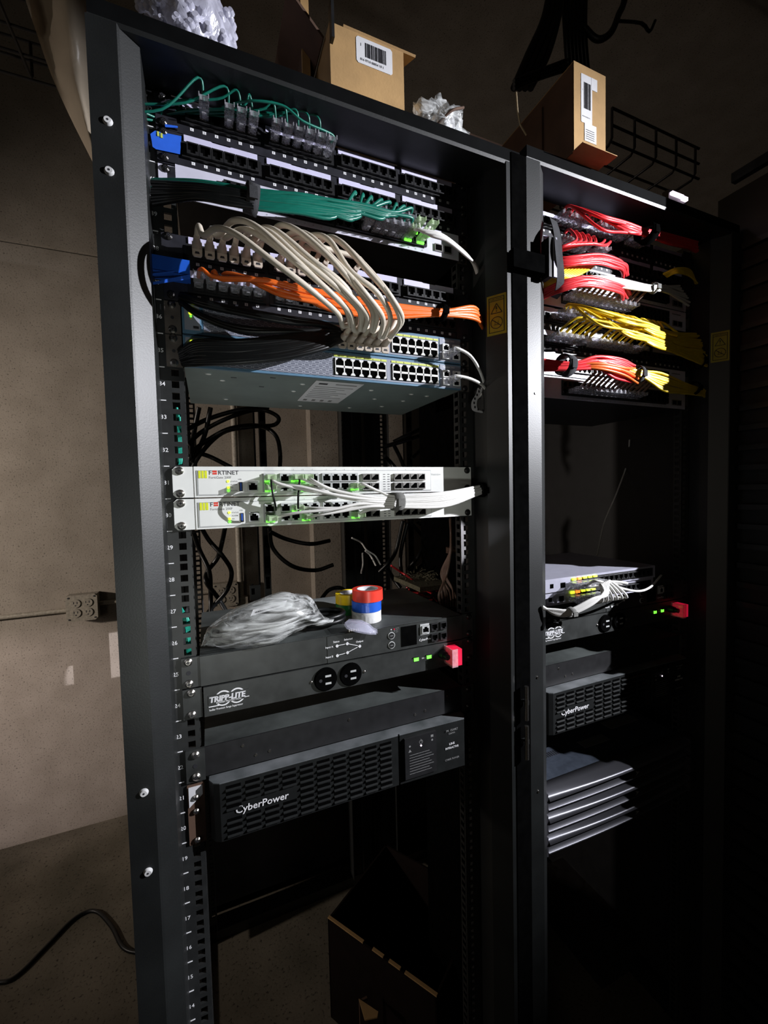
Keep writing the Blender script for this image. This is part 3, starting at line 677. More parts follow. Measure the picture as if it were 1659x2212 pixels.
def surge_strip(x0, label):
    z = 23*U; R = thing('surge_suppressor', label, 'surge strip', (x0, .08, z)); Y = -.007; yt = Y
    b = MB(); b.box(x0-.2145, x0+.2165, Y, .14, z+.0008, z+U-.0012, 'ats'); part('chassis', b, R)
    n = MB(); z0 = z+.0128
    for cx in (-.1890, -.1700): n.cyl((x0+cx, z0+.0105), .0112, 'y', yt-.0002, yt-.0004, 'print', 26); n.cyl((x0+cx, z0+.0105), .0092, 'y', yt-.0004, yt-.0006, 'ats', 26)
    n.box(x0-.2085, x0-.1535, yt-.0009, yt-.0002, z0+.0040, z0+.0175, 'ats')
    text(n, 'TRIPP-LITE', x0-.2080, z0+.0072, .0112, yt-.0010, 'print', .93, shear=.12); [text(n, 'TRIPP-LITE', x0-.2080+a_, z0+.0072+c_, .0112, yt-.0011, 'print', .93, shear=.12) for a_, c_ in ((.0005, 0), (.0005, .0005), (0, .0005), (.0009, .0003))]
    text(n, 'POWER PROTECTION', x0-.1985, z0+.0044, .0034, yt-.0010, 'print', 1.0)
    n.box(x0-.2085, x0-.1945, yt-.0010, yt-.0002, z0+.0008, z0+.0019, 'print'); n.box(x0-.1600, x0-.1535, yt-.0010, yt-.0002, z0+.0058, z0+.0068, 'print')
    text(n, 'IsoBar Premium Surge Suppressor', x0-.2080, z0-.0048, .0040, yt-.0004, 'print', .82)
    part('logo', n, R, 'white printed logo')
    for cx in (-.0385, .0030):
        f = MB(); cz = z+.0215
        f.cyl((x0+cx, cz), .0185, 'y', yt, yt-.0028, 'matte', 28); f.cyl((x0+cx, cz), .0168, 'y', yt-.0028, yt-.0042, 'matte', 28)
        for dz in (.0055, -.0062): f.box(x0+cx-.0010, x0+cx+.0085, yt-.0044, yt-.0042, cz+dz-.0016, cz+dz+.0016, 'fgrey')
        f.cyl((x0+cx-.0085, cz-.0002), .0026, 'y', yt-.0042, yt-.0045, 'ink', 12); part('outlet', f, R)
    for cx in (-.0610, .0270): part('screw', screw_mb((x0+cx, yt, z+.0205), .0024), R)
    for cx in (.1225, .1475):
        f = MB(); f.box(x0+cx-.0045, x0+cx+.0045, yt-.0010, yt, z+.0210, z+.0280, 'ledg'); f.box(x0+cx-.0052, x0+cx+.0052, yt-.0030, yt, z+.0280, z+.0288, 'black'); part('indicator_light', f, R, 'glowing green light')
    f = MB(); text(f, 'ON', x0+.1330, z+.0228, .0030, yt-.0004, 'print'); part('lettering', f, R)
    f = MB(); cx, cz = x0+.1735, z+.0250
    f.cyl((cx, cz), .0085, 'y', yt, yt-.012, 'black', 18, .0070); f.cyl((cx, cz), .0050, 'y', yt-.012, yt-.020, 'black', 16); part('switch_collar', f, R)
    f = MB(); f.box(x0+.1800, x0+.1985, -.0330, yt-.002, z+.0100, z+.0385, 'redlit'); part('rocker_switch', f, R, 'glowing red rocker')
    f = MB(); f.box(x0+.1785, x0+.1895, -.0345, -.0336, z+.0085, z+.0400, 'cover'); f.box(x0+.1780, x0+.1788, -.0345, yt, z+.0085, z+.0400, 'cover'); part('switch_cover', f, R)
    for s in (-1, 1):
        b = MB(); b.box(x0+s*.2168, x0+s*.2413, -.0045, -.0003, z+.001, z+U-.001, 'ats'); part('mounting_ear', b, R)
        for dz in (-.0150, .0160): ear_screw(R, x0+s*.2325-(s < 0)*-.002, z+U/2+dz, -.0045, 'steel' if s < 0 else 'dscrew', .0056)
    return R
def blank_shelf(x0, label):
    z = 21*U; R = thing('equipment_shelf', label, 'rack shelf', (x0, .1, z))
    b = MB(); b.box(x0-.2165, x0+.2165, -.003, -.001, z+.0015, z+U, 'black'); b.box(x0-.2165, x0+.2165, -.001, .22, z+U-.0015, z+U, 'atstop'); b.box(x0-.2165, x0-.2150, -.001, .22, z+.0015, z+U-.0015, 'black'); b.box(x0+.2150, x0+.2165, -.001, .22, z+.0015, z+U-.0015, 'black'); part('tray', b, R)
    for dx, dz in ((-.165, .0330), (-.147, .0140), (-.127, .0150), (.000, .0330), (.120, .0140), (.140, .0160), (.185, .0330)):
        b = MB(); b.cyl((x0+dx, z+dz), .0021, 'y', -.003, -.0038, 'steel', 10); part('rivet', b, R)
    for s in (-1, 1):
        b = MB(); b.box(x0+s*.2165, x0+s*.2413, -.0045, -.0003, z-.002, z+U, 'ats'); part('mounting_ear', b, R)
        b = MB(); b.cyl((x0+s*.2295, z+.021), .0030, 'y', -.0045, -.0049, 'ink', 12); part('ear_hole', b, R)
        for dz in (.006, .0375): ear_screw(R, x0+s*.2285, z+dz, -.0045, 'steel' if s < 0 else 'dscrew', .0056)
    return R
SLOT = MB(); SLOT.box(-.0098, .0098, -.0006, 0, -.0016, .0026, 'matte')
SLOT.prism([(-.0004, -.0016), (-.0032, -.0030), (-.0030, -.0044), (-.0004, -.0052)], 'x', -.0106, .0102, 'ups'); SLOTM = SLOT.data('vent_louvre')
def ups(x0, label):
    z = 19*U-.001; h = 2*U; R = thing('ups_unit', label, 'ups', (x0, .15, z)); Y = -.022
    b = MB(); b.box(x0-.2145, x0+.2145, .002, .42, z+.001, z+h-.003, 'ups'); part('chassis', b, R)
    # bezel profile in plan: rounded left end, chamfered right
    pl = [(-.212, .002), (-.2125, -.008), (-.207, -.018), (-.199, Y), (.078, Y), (.0785, -.019), (.0805, -.019), (.081, Y), (.206, Y-.003), (.2135, -.012), (.2145, .002)]
    b = MB(); b.prism([(x0+p[0], p[1]) for p in pl][::-1], 'z', z+.002, z+h-.0028, 'ups'); b.prism([(x0+p[0], p[1]) for p in pl][::-1], 'z', z+h-.0027, z+h-.0012, 'upstop'); b.box(x0-.2145, x0+.2145, .0025, .42, z+h-.0028, z+h-.0014, 'upstop'); part('front_bezel', b, R)
    for c in range(10):
        for r in range(8):
            zz = z+.0105+r*.0097
            if (1 <= c <= 3 and 3 <= r <= 4) or (c == 0 and r == 3): continue
            inst('vent_louvre', SLOTM, R, (x0-.1805+c*.0262, Y, zz))
    n = MB(); text(n, 'CyberPower', x0-.1800, z+.0375, .0145, Y-.0012, 'print', 1.0, shear=.1); text(n, 'CyberPower', x0-.1797, z+.0377, .0145, Y-.0014, 'print', 1.0, shear=.1); part('logo', n, R, 'white raised lettering')
    f = MB(); f.box(x0+.088, x0+.148, Y-.0050, Y-.001, z+.010, z+.080, 'black'); part('display_panel', f, R)
    f = MB(); yy = Y-.0051
    f.cyl((x0+.118, z+.069), .0034, 'y', yy, yy-.0003, 'dim', 16); f.cyl((x0+.118, z+.069), .0024, 'y', yy-.0003, yy-.0005, 'black', 16); f.box(x0+.1175, x0+.1185, yy-.0007, yy, z+.069, z+.0735, 'dim')
    f.cyl((x0+.118, z+.0625), .0014, 'y', yy, yy-.0008, 'violet', 10)
    f.cyl((x0+.097, z+.066), .0018, 'y', yy, yy-.0003, 'dim', 6); f.add([(x0+.094, yy-.0002, z+.056), (x0+.100, yy-.0002, z+.056), (x0+.097, yy-.0002, z+.061)], [(0, 1, 2)], 'dim'); f.box(x0+.137, x0+.142, yy-.0002, yy, z+.072, z+.076, 'dim'); f.cyl((x0+.1395, z+.067), .0018, 'y', yy, yy-.0003, 'dim', 10)
    for k in range(8): f.box(x0+.096, x0+.134+.004*(k % 3), yy-.0002, yy, z+.050-k*.0046, z+.0506-k*.0046, 'dim')
    part('panel_print', f, R)
    f = MB(); yy = Y-.0032
    text(f, 'PR 1500RT', x0+.180, z+.072, .0052, yy-.0012, 'dim', align='CENTER'); text(f, '1500VA', x0+.180, z+.066, .0042, yy, 'dim', align='CENTER'); text(f, 'LINE', x0+.180, z+.047, .0055, yy, 'print', align='CENTER'); text(f, 'INTERACTIVE', x0+.180, z+.040, .0052, yy, 'print', .85, align='CENTER')
    text(f, 'CYBER POWER', x0+.180, z+.020, .0045, yy, 'dim', .95, align='CENTER'); part('lettering', f, R)
    return R
ats1 = transfer_switch(0, 'dark grey transfer switch carrying the clear bag and tape rolls')
tl1 = surge_strip(0, 'black two-outlet surge strip with lit red rocker, left rack')
bs1 = blank_shelf(0, 'empty black one-unit shelf below the surge strip, left rack')
up1 = ups(0, 'black louvred battery backup at the bottom of the left rack equipment')
copy_tree(ats1, (P, 0, 0), label='dark transfer switch under the two silver switches, right rack')
copy_tree(tl1, (P, 0, 0), label='black surge strip with small red rocker glow, right rack')
copy_tree(bs1, (P, 0, 0), label='black one-unit shelf under the surge strip, right rack')
copy_tree(up1, (P, 0, 0), label='shaded louvred battery backup above the servers, right rack')
# right rack network gear
for k, lab in ((42, 'topmost patch panel of the right rack behind the large red bundle'), (41, 'patch panel with looping red cords, right rack'), (38, 'patch panel behind the upper yellow bundle, right rack'), (37, 'patch panel just under the upper yellow bundle, right rack')):
    pp['r%d' % k], PP = patch_panel(P, k, lab); P42 if 0 else None
    pp['rp%d' % k] = PP
sr = {}
for k, lab in ((40, 'white switch with red cords and grey cord bundle, upper of the right rack'), (39, 'white switch with green lights just above the yellow bundle'), (36, 'white switch behind the red and yellow lower bundle'), (35, 'lowest white switch of the right rack, over the open gap')):
    _, sr[k] = white_switch(P, k, lab)

# ear bracket under the shelf (white and dark red metal tab)
z = 20*U
p0 = at(420, 1690, -.003)
t = thing('ups_bracket', 'dark red ups mounting bracket with a bright tab, left rail', 'bracket', (p0.x, 0, 18.9*U))
b = MB(); b.box(-.2413, -.2190, -.0030, -.0003, 18.9*U, 20.85*U, 'kraftd'); part('plate', b, t)
b = MB(); b.prism([(-.2395, 20.8*U), (-.2395, 20.15*U), (-.2215, 20.5*U), (-.2215, 20.8*U)][::-1], 'y', -.0042, -.0030, 'paper'); part('bright_tab', b, t, 'pale metal tab')
for zz, m in ((20.45*U, 'steel'), (20.0*U, 'leda'), (19.05*U, 'leda')): part('screw', screw_mb((-.2305, -.0042, zz), .0042, 'steel'), t)

# ------------------------------------------------------------------ cords
def cord(name, label, cat, group, pts, r, m, plugs=(), k=6, sides=6):
    """plugs: list of (mesh, child name, location)"""
    b = MB(); b.tube(cr(pts, k), r, m, sides); o = part(name, b); tag(o, label, cat, group)
    for me, nm, loc in plugs: inst(nm, me, o, loc)
    return o
def wrap(name, label, c, axis_dir, rx, width, m, cat='cable tie', rz=None):
    """a strap closed round a bundle: a short squashed sleeve about centre c"""
    d = Vector(axis_dir).normalized(); side = Vector((0, 1, 0)); side = (side-d*side.dot(d)).normalized(); upv = d.cross(side); rz = rz or rx
    b = MB(); N = 20; vs = []
    for e, rr in ((-1, 1.0), (1, 1.0)):
        for i in range(N):
            a = 2*PI*i/N; vs.append(Vector(c)+d*(e*width/2)+side*(math.cos(a)*rx*rr)+upv*(math.sin(a)*rz*rr))
    for e in (1, -1):
        for i in range(N):
            a = 2*PI*i/N; vs.append(Vector(c)+d*(e*width/2)+side*(math.cos(a)*rx*.88)+upv*(math.sin(a)*rz*.88))
    fs = [(j*N+i, j*N+(i+1) % N, ((j+1) % 4)*N+(i+1) % N, ((j+1) % 4)*N+i) for j in range(4) for i in range(N)]
    b.add(vs, fs, m, True); f = d*.003; b.merge(MB().box(c[0]-.004, c[0]+.006, c[1]-rx-.002, c[1]-rx+.0005, c[2]-rz*.5, c[2]+rz*.3, m))
    return tag(part(name, b), label, cat)
ORD = 'first second third fourth fifth sixth seventh eighth ninth tenth eleventh twelfth thirteenth fourteenth fifteenth sixteenth'.split()
def lerp(a, b, t): return tuple(x+(y-x)*t for x, y in zip(a, b))
def path2(A, B, t, lift=0, jit=0):
    out = []
    for i, (a, b_) in enumerate(zip(A, B)):
        u, v, y = lerp(a, b_, t); h = lift*math.sin(PI*(i+.5)/len(A)); out.append(at(u+random.uniform(-jit, jit), v-h+random.uniform(-jit, jit), y))
    return out

# beige booted cords: patch panel U38 -> upper blue switch
A = [(443, 512, -.065), (472, 490, -.095), (520, 500, -.120), (592, 553, -.135), (672, 618, -.13), (732, 668, -.105), (746, 705, -.070)]
B = [(702, 538, -.065), (724, 516, -.085), (752, 530, -.105), (800, 588, -.125), (846, 640, -.125), (868, 695, -.100), (846, 728, -.066)]
starts = [P38[i] for i in range(6)]+[P38[6+i] for i in range(5)]+[P38[12]]
for j in range(12):
    t = j/11; sx, sz = starts[j]
    ex = -.0015+.0141*(j//2)+.0; ez = 35*U+(.0135 if j % 2 == 0 else .0270)
    y1 = -.011
    dt = random.uniform(-.05, .05); pts = [(sx, y1-.028, sz), (sx+.003, -.052, sz+.010)]+path2(A, B, t+dt, 12*math.sin(PI*min(1, t*1.25))+random.uniform(-12, 14), 5)+[(ex+.004, -.058, ez+.010), (ex, -.040, ez)]
    cord('beige_patch_cord', 'thick beige booted cord from the %s occupied panel jack, counted from the left' % ORD[j], 'network cable', 'beige booted cords', pts, .0037, 'beige',
         [(BOOTM, 'boot', (sx, y1, sz)), (BOOTM, 'boot', (ex, -.0125, ez))], 6, 8)

# orange cords from patch panel U37
A = [(470, 598, -.05), (560, 600, -.065), (650, 618, -.070), (750, 640, -.070), (850, 658, -.065), (955, 668, -.060), (1022, 664, -.050)]
B = [(540, 628, -.05), (620, 648, -.065), (700, 668, -.070), (780, 680, -.070), (860, 684, -.065), (955, 682, -.060), (1024, 688, -.050)]
st = [P37[i] for i in range(8)]+[P37[1], P37[3], P37[5], P37[7]]
for j in range(12):
    t = (j % 8)/7 if j < 8 else random.random(); sx, sz = st[j]
    pl = path2(A, B, t, random.uniform(-4, 4), 3)
    pl = [p for p in pl if p.x > sx+.012]
    e = pl[-1]
    pts = [(sx, -.030, sz+.001), (sx+.004, -.043, sz+.006)]+pl+[Vector((e.x+.03, e.y+.02, e.z-.005))]
    cord('orange_patch_cord', ('orange cord plugged into the %s orange-corded jack from the left' % ORD[j]) if j < 8 else 'orange cord in the middle of the orange bundle', 'network cable', 'orange patch cords', pts, .0027, 'orange',
         [(PLUGM, 'clear_plug', (sx, -.0120, sz))] if j < 8 else [])
c = at(953, 675, -.060); wrap('cable_tie', 'black strap round the orange cords', c, (1, .1, -.05), .013, .010, 'matte', rz=.013)

# thick green bundle -> white switch U40
A = [(330, 388, -.02), (430, 392, -.045), (545, 412, -.060), (640, 418, -.066), (720, 430, -.064), (790, 444, -.058), (850, 460, -.052)]
B = [(330, 420, -.02), (430, 428, -.045), (545, 450, -.060), (640, 462, -.066), (720, 470, -.062), (765, 474, -.056), (800, 482, -.052)]
ends = [S40[2*c+r] for c in (17, 18, 19, 20, 21, 22) for r in (0, 1)]+[S40[2*c] for c in (15, 16)]
for j in range(14):
    ends_ = sorted(ends); t = 1-j/13; ex, ez = ends_[j]; ex -= .024
    pl = path2(A, B, t, 0, 3); pl = [p for p in pl if p.x < ex-.016]
    pts = pl+[(ex-.003, -.047, ez+.010), (ex, -.040, ez+.006)]
    cord('green_patch_cord', 'green cord of the thick bundle, %s of its plugs from the right' % ORD[j], 'network cable', 'green bundle cords', pts, .0026, 'green', [(PLUGM, 'clear_plug', (ex, -.0140, ez))])
for j in range(9):
    cord('black_patch_cord', 'black cord under the left part of the green bundle', 'network cable', 'black cords beside the green bundle', path2([(328, 392, -.03), (430, 398, -.058), (500, 408, -.068), (545, 418, -.070)], [(328, 440, -.03), (420, 432, -.058), (500, 440, -.068), (545, 448, -.070)], j/8, 0, 3), .0028, 'bcable', [], 5)
c = at(543, 430, -.060); wrap('hook_strap', 'dark grey strap round the green bundle', c, (1, .1, -.1), .016, .016, 'velcro', rz=.019)

# thin green cords over patch panel U42
gi = [1, 3, 4, 5, 6, 7, 8, 9, 10]
tops = [(350, 236), (400, 222), (470, 214), (520, 232), (560, 238), (590, 234), (600, 246), (620, 240), (640, 246)]
for j, k in enumerate(gi):
    sx, sz = P42[k]
    a = at(340+j*3, 262-j*4, .0); h = at(*tops[j], -.035); s2 = at(tops[j][0]-110+j*2, tops[j][1]+6, -.02)
    pts = [a, s2, h, (sx-.006, -.045, sz+.020), (sx, -.032, sz+.004)]
    cord('thin_green_cord', 'thin green looping cord, %s from the left along the topmost panel' % ORD[j], 'network cable', 'thin green cords at the rack top', pts, .0016, 'green', [(PLUGM, 'clear_plug', (sx, -.0120, sz))])
sx, sz = P42[11]
cord('thin_green_cord', 'rightmost thin green cord, a high arc over the topmost panel', 'network cable', None, [at(480, 232, -.02), at(540, 218, -.05), at(610, 228, -.055), at(655, 262, -.05), (sx+.002, -.036, sz+.010), (sx, -.030, sz+.002)], .0017, 'green', [(PLUGM, 'clear_plug', (sx, -.0120, sz))])

# white cords at the right end of the white switch
for j in range(4):
    x = .118+.0115*j; zz = 39*U+.0155+.0142*(j % 2)
    pts = [(x, -.032, zz+.004), at(905+j*7, 497+j*3, -.05), at(950+j*5, 505+j*5, -.055), at(992+j*4, 535+j*5, -.045), at(1020+j*3, 565+j*3, -.03), at(1033, 600, -.01)]
    cord('white_patch_cord', '%s white cord from the left at the right end of the white switch' % ORD[j], 'network cable', 'white cords from the white switch', pts, .0024, 'white', [(GPLM, 'lit_plug', (x, -.0140, zz))])

# black cords on the two blue switches
for j in range(22):
    if j < 5:
        A = [(390, 640, -.008), (440, 650, -.020), (520, 668, -.030), (620, 688, -.040), (700, 700, -.040), (742, 716, -.028)]; B = [(390, 654, -.008), (440, 688, -.022), (520, 712, -.034), (620, 718, -.042), (700, 714, -.040), (742, 722, -.028)]; t = (0, .10, .25, .9, 1)[j]
    else:
        A = [(388, 762, -.012), (430, 738, -.026), (520, 738, -.038), (620, 728, -.044), (700, 716, -.040), (742, 720, -.028)]; B = [(396, 788, -.012), (432, 784, -.030), (520, 782, -.042), (620, 772, -.046), (700, 750, -.042), (742, 734, -.028)]; t = (j-5)/16
    pts = path2(A, B, t, 0, 2)
    cord('black_patch_cord', 'black cord sweeping across the faces of the grey-blue switches', 'network cable', 'black cords on the switches', pts, .0036, 'bcable', [], 5)

# two white uplink cords of the blue switches
cord('white_uplink_cord', 'upper white uplink cord curving down from the grey-blue switch', 'network cable', None, [(.1895, -.034, 35*U+.012), at(985, 752, -.045), at(1015, 768, -.045), at(1036, 800, -.04), at(1046, 830, -.03), at(1047, 850, -.02)], .0026, 'white', [(PLUGM, 'clear_plug', (.1895, -.0140, 35*U+.012))])
cord('white_uplink_cord', 'lower white uplink cord with a paper flag', 'network cable', None, [(.1895, -.034, 34*U+.012), at(985, 812, -.045), at(1015, 818, -.045), at(1042, 832, -.04), at(1047, 845, -.03), at(1030, 860, -.02)], .0026, 'white', [(PLUGM, 'clear_plug', (.1895, -.0140, 34*U+.012))])
b = MB(); q = [at(1032, 838, -.03), at(1028, 852, -.03), at(1019, 868, -.03), at(1021, 886, -.03), at(1040, 892, -.03)]
q = cr(q, 4)
for i in range(len(q)-1):
    a, c = q[i], q[i+1]; w_ = Vector((.011, 0, .002)); b.add([a, c, c+w_, a+w_, a+Vector((0, .0005, 0)), c+Vector((0, .0005, 0)), c+w_+Vector((0, .0005, 0)), a+w_+Vector((0, .0005, 0))], [(0, 1, 2, 3), (7, 6, 5, 4)], 'paper')
    if i % 2: m_ = (a+c)/2+Vector((.004, -.0004, .002)); b.box(m_.x, m_.x+.003, m_.y-.0003, m_.y, m_.z, m_.z+.004, 'ink')
tag(part('cord_flag', b), 'curled white paper flag with ink marks on the uplink cord', 'label')
for j in range(3):
    p = [at(1041+j*1.5, 880, .0), at(1042+j, 920+j*5, -.005), at(1040-j, 960, .0), at(1037+j, 985+j*4, .01)]
    cord('yellow_patch_cord', 'yellow cord hanging beside the right post of the left rack', 'network cable', 'yellow cords by the right post', p, .0020, 'yellow')
cord('yellow_patch_cord', 'lower yellow cord in shadow beside the right post', 'network cable', None, [at(1041, 1040, .03), at(1040, 1110, .03), at(1041, 1180, .03), at(1042, 1260, .03)], .004, 'yellow')
for k, (v0, v1) in enumerate(((800, 845), (1290, 1330), (1335, 1400))):
    cord('red_patch_cord', ('red cord glimpsed beside the upper uplink cord', 'red cord piece beside the lower right post', 'lowest red cord beside the right post')[k], 'network cable', None, [at(1036, v0, .01), at(1038, (v0+v1)/2, 0), at(1034, v1, .01)], .0022, 'red')

# white cords of the firewalls
V = at(857, 1083, -.055); V2 = at(960, 1078, -.055); E_ = at(1036, 1058, -.030)
def fcord(pt, mid, end_off, label, m='white', plug=True, r=.0023):
    x, zz = pt
    pts = [(x, -.032, zz)]+[at(*q) for q in mid]+[V+Vector((0, 0, end_off)), V2+Vector((0, 0, end_off*1.3)), E_+Vector((random.uniform(-.004, .004), 0, end_off*.8))]
    return cord('white_patch_cord', label, 'network cable', 'white firewall cords', pts, r, m, [(GPLM, 'lit_plug', (x, -.0110, zz))] if plug else [])
lab = 'white cord running from a firewall port to the grey strap'
fcord(FA['A', 0, 0], [(640, 1050, -.05), (720, 1068, -.06), (800, 1079, -.06)], .003, 'white cord from the upper firewall, leftmost port pair')
fcord(FA['B', 1, 1], [(690, 1048, -.05), (750, 1068, -.055), (800, 1078, -.055)], .001, 'white cord from the upper firewall, second plugged port')
fcord(FA['B', 2, 1], [(680, 1040, -.05), (720, 1058, -.055), (790, 1072, -.06)], .005, 'white cord from the upper firewall, third port, top cord')
fcord(FA['B', 2, 0], [(690, 1056, -.05), (740, 1075, -.055), (800, 1083, -.06)], -.001, 'white cord from the upper firewall, third port, bottom cord')
fcord(FA['C', 3, 0], [(785, 1046, -.045), (820, 1062, -.05)], .008, 'white cord from the upper firewall, rightmost plugged port, short diagonal')
fcord(FB['A', 0, 0], [(640, 1108, -.05), (720, 1100, -.06), (780, 1088, -.06)], -.004, 'white cord from the lower firewall, leftmost port pair')
fcord(FB['B', 1, 1], [(690, 1098, -.05), (750, 1097, -.055), (800, 1090, -.055)], -.006, 'white cord from the lower firewall, second plugged port')
fcord(FB['B', 2, 0], [(690, 1112, -.05), (740, 1104, -.055), (800, 1094, -.06)], -.008, 'white cord from the lower firewall, third plugged port')
fcord(FB['C', 3, 0], [(785, 1105, -.045), (820, 1097, -.05)], -.009, 'white cord from the lower firewall, rightmost plugged port')
fcord(FA['A', 0, 1], [(600, 1044, -.045), (680, 1062, -.05), (800, 1076, -.055)], .006, 'white cord from the upper firewall, leftmost port, upper plug')
wrap('hook_strap', 'grey strap round the white firewall cords', V, (1, .1, 0), .014, .016, 'gvelcro', rz=.014)
wrap('hook_strap', 'black strap where the white firewall cords meet the right post', E_+Vector((.004, 0, 0)), (1, .1, 0), .012, .008, 'matte', rz=.013)
for (a, c), lb_ in ((((585, 1032), (596, 1102)), 'left short black jumper between the two firewalls'), (((646, 1032), (645, 1103)), 'right short black jumper between the two firewalls')):
    cord('black_jumper_cord', lb_, 'network cable', None, [at(a[0], a[1], -.035), at(a[0]+1, a[1]+10, -.043), at((a[0]+c[0])/2-1, (a[1]+c[1])/2, -.048), at(c[0]-1, c[1]-10, -.043), at(c[0], c[1], -.035)], .0015, 'bcable')

# ---- right rack cords
def RP(u, v, y): return at(u, v, y)
def rbundle(n, A, B, name, m, label, group, r, starts=None, ends=None, jit=3, sort=True, keepk=5):
    for j in range(n):
        t = (j+.5)/n; pl = path2(A, B, t, random.uniform(-3, 3), jit); pt = []; pg = []
        if starts:
            sx, sy, sz = starts[j % len(starts)]; pl = [p for p in pl if p.x > sx+.018]
            pt = [(sx, sy-.022, sz+.001), (sx+.008, sy-.034, sz+.010)]; pg.append((PLUGM, 'clear_plug', (sx, sy, sz)))
        if ends:
            ex, ey, ez = ends[j % len(ends)]; pl = [p for p in pl if p.x < ex-.010]
            pl = pl+[(ex-.004, ey-.034, ez+.012), (ex, ey-.022, ez+.002)]; pg.append((PLUGM, 'clear_plug', (ex, ey, ez)))
        if len(pt+pl) < 3: continue
        cord(name, label, 'network cable', group, pt+pl, r, m, pg, keepk)
pr = lambda k, idx: [(pp['rp%d' % k][i][0], -.012, pp['rp%d' % k][i][1]) for i in idx]
ps = lambda k, idx: [(sr[k][i][0], -.0140, sr[k][i][1]) for i in idx]
rbundle(20, [(1170, 478, -.05), (1230, 462, -.07), (1300, 468, -.08), (1350, 482, -.075), (1392, 497, -.07), (1430, 506, -.06), (1505, 524, -.04)],
        [(1170, 512, -.05), (1230, 512, -.07), (1300, 515, -.08), (1350, 512, -.075), (1392, 510, -.07), (1430, 522, -.06), (1505, 545, -.04)],
        'red_patch_cord', 'red', 'red cord in the topmost bundle of the right rack', 'topmost red bundle', .0027, pr(42, [1, 2, 3, 4, 5, 6, 7, 8, 9, 10, 11, 1, 3, 5, 7, 9, 11, 12, 13, 14]))
wrap('hook_strap', 'black strap round the topmost red bundle', at(1397, 504, -.068), (1, .1, -.1), .020, .022, 'matte', rz=.018)
for j in range(7):
    x, zz = pp['rp41'][1+j][0], pp['rp41'][1+j][1]; p = at(1200+j*12, 528, -.08)
    cord('red_patch_cord', 'red cord of the small loops below the topmost red bundle, %s from the left' % ORD[j], 'network cable', 'small red loops', [at(1172, 545+j*1.5, -.05), at(1215+j*8, 533-j*1, -.085), at(1245+j*10, 518+j*2, -.08), (x+.004, -.045, zz+.012), (x, -.034, zz+.002)], .0027, 'red', [(PLUGM, 'clear_plug', (x, -.012, zz))])
rbundle(9, [(1168, 560, -.05), (1230, 556, -.08), (1290, 551, -.085), (1330, 560, -.08), (1352, 572, -.07), (1357, 590, -.05)],
        [(1168, 582, -.05), (1230, 572, -.08), (1290, 567, -.085), (1325, 576, -.08), (1342, 585, -.07), (1345, 600, -.05)],
        'red_patch_cord', 'red', 'red cord in the second arched bundle of the right rack', 'second red bundle', .0027)
for j in range(9):
    x, _, zz = ps(40, [2+2*j])[0]
    cord('yellow_patch_cord', 'yellow cord of the short fan by the red bundles, %s from the left' % ORD[j], 'network cable', 'short yellow fan', [at(1170, 606+j*2.5, -.04), at(1195+j*4, 596+j, -.075), at(1215+j*7, 582, -.07), at(1228+j*7, 572, -.055)], .0026, 'yellow')
rbundle(10, [(1168, 628, -.05), (1220, 606, -.08), (1270, 600, -.09), (1320, 608, -.085), (1352, 622, -.07), (1362, 636, -.045)],
        [(1168, 650, -.05), (1220, 626, -.08), (1270, 618, -.09), (1310, 624, -.085), (1338, 634, -.07), (1346, 646, -.045)],
        'red_patch_cord', 'red', 'red cord in the third arched bundle above the white switches', 'third red bundle', .0027)
for j in range(13):
    x, y_, zz = ps(39, [2*j+4])[0]
    inst('p', PLUGM, None, (x, y_, zz)) if 0 else None
rbundle(8, [(1240, 598, -.07), (1300, 596, -.075), (1350, 604, -.075), (1400, 616, -.07), (1440, 618, -.06), (1466, 614, -.05)],
        [(1240, 608, -.07), (1300, 612, -.075), (1350, 622, -.075), (1400, 628, -.07), (1440, 634, -.06), (1492, 662, -.045)],
        'white_patch_cord', 'white', 'white cord in the pale bundle of the right rack', 'pale bundle of the right rack', .0024)
wrap('hook_strap', 'white tie round the pale bundle', at(1412, 622, -.068), (1, .1, -.1), .010, .006, 'gvelcro', rz=.011)
rbundle(24, [(1175, 690, -.05), (1230, 680, -.075), (1290, 672, -.085), (1350, 688, -.08), (1400, 700, -.075), (1450, 716, -.065), (1505, 720, -.05)],
        [(1175, 715, -.05), (1230, 712, -.075), (1290, 715, -.085), (1350, 728, -.08), (1400, 742, -.075), (1460, 765, -.065), (1530, 790, -.05)],
        'yellow_patch_cord', 'yellow', 'yellow cord in the upper yellow bundle', 'upper yellow bundle', .0026, pr(38, list(range(1, 17))))
for j in range(22):
    x, y_, zz = ps(36, [2*j+1])[0] if 0 else (pp['rp37'][min(j, 23)][0], -.012, pp['rp37'][min(j, 23)][1])
    if j < 14: cord('yellow_stub_cord', 'short yellow cord rising from a plug below the upper yellow bundle', 'network cable', 'yellow cords under the upper bundle', [(x, -.034, zz), (x+.006, -.05, zz+.012), (x+.020, -.065, zz+.022), (x+.055, -.072, zz+.020)], .0026, 'yellow', [(PLUGM, 'clear_plug', (x, y_, zz))], 4)
rbundle(12, [(1170, 778, -.05), (1240, 780, -.07), (1290, 770, -.08), (1340, 774, -.08), (1372, 786, -.07)],
        [(1170, 802, -.05), (1240, 800, -.07), (1290, 800, -.08), (1330, 816, -.08), (1366, 830, -.07)],
        'red_patch_cord', 'red', 'red cord in the lowest red bundle', 'lowest red bundle', .0027)
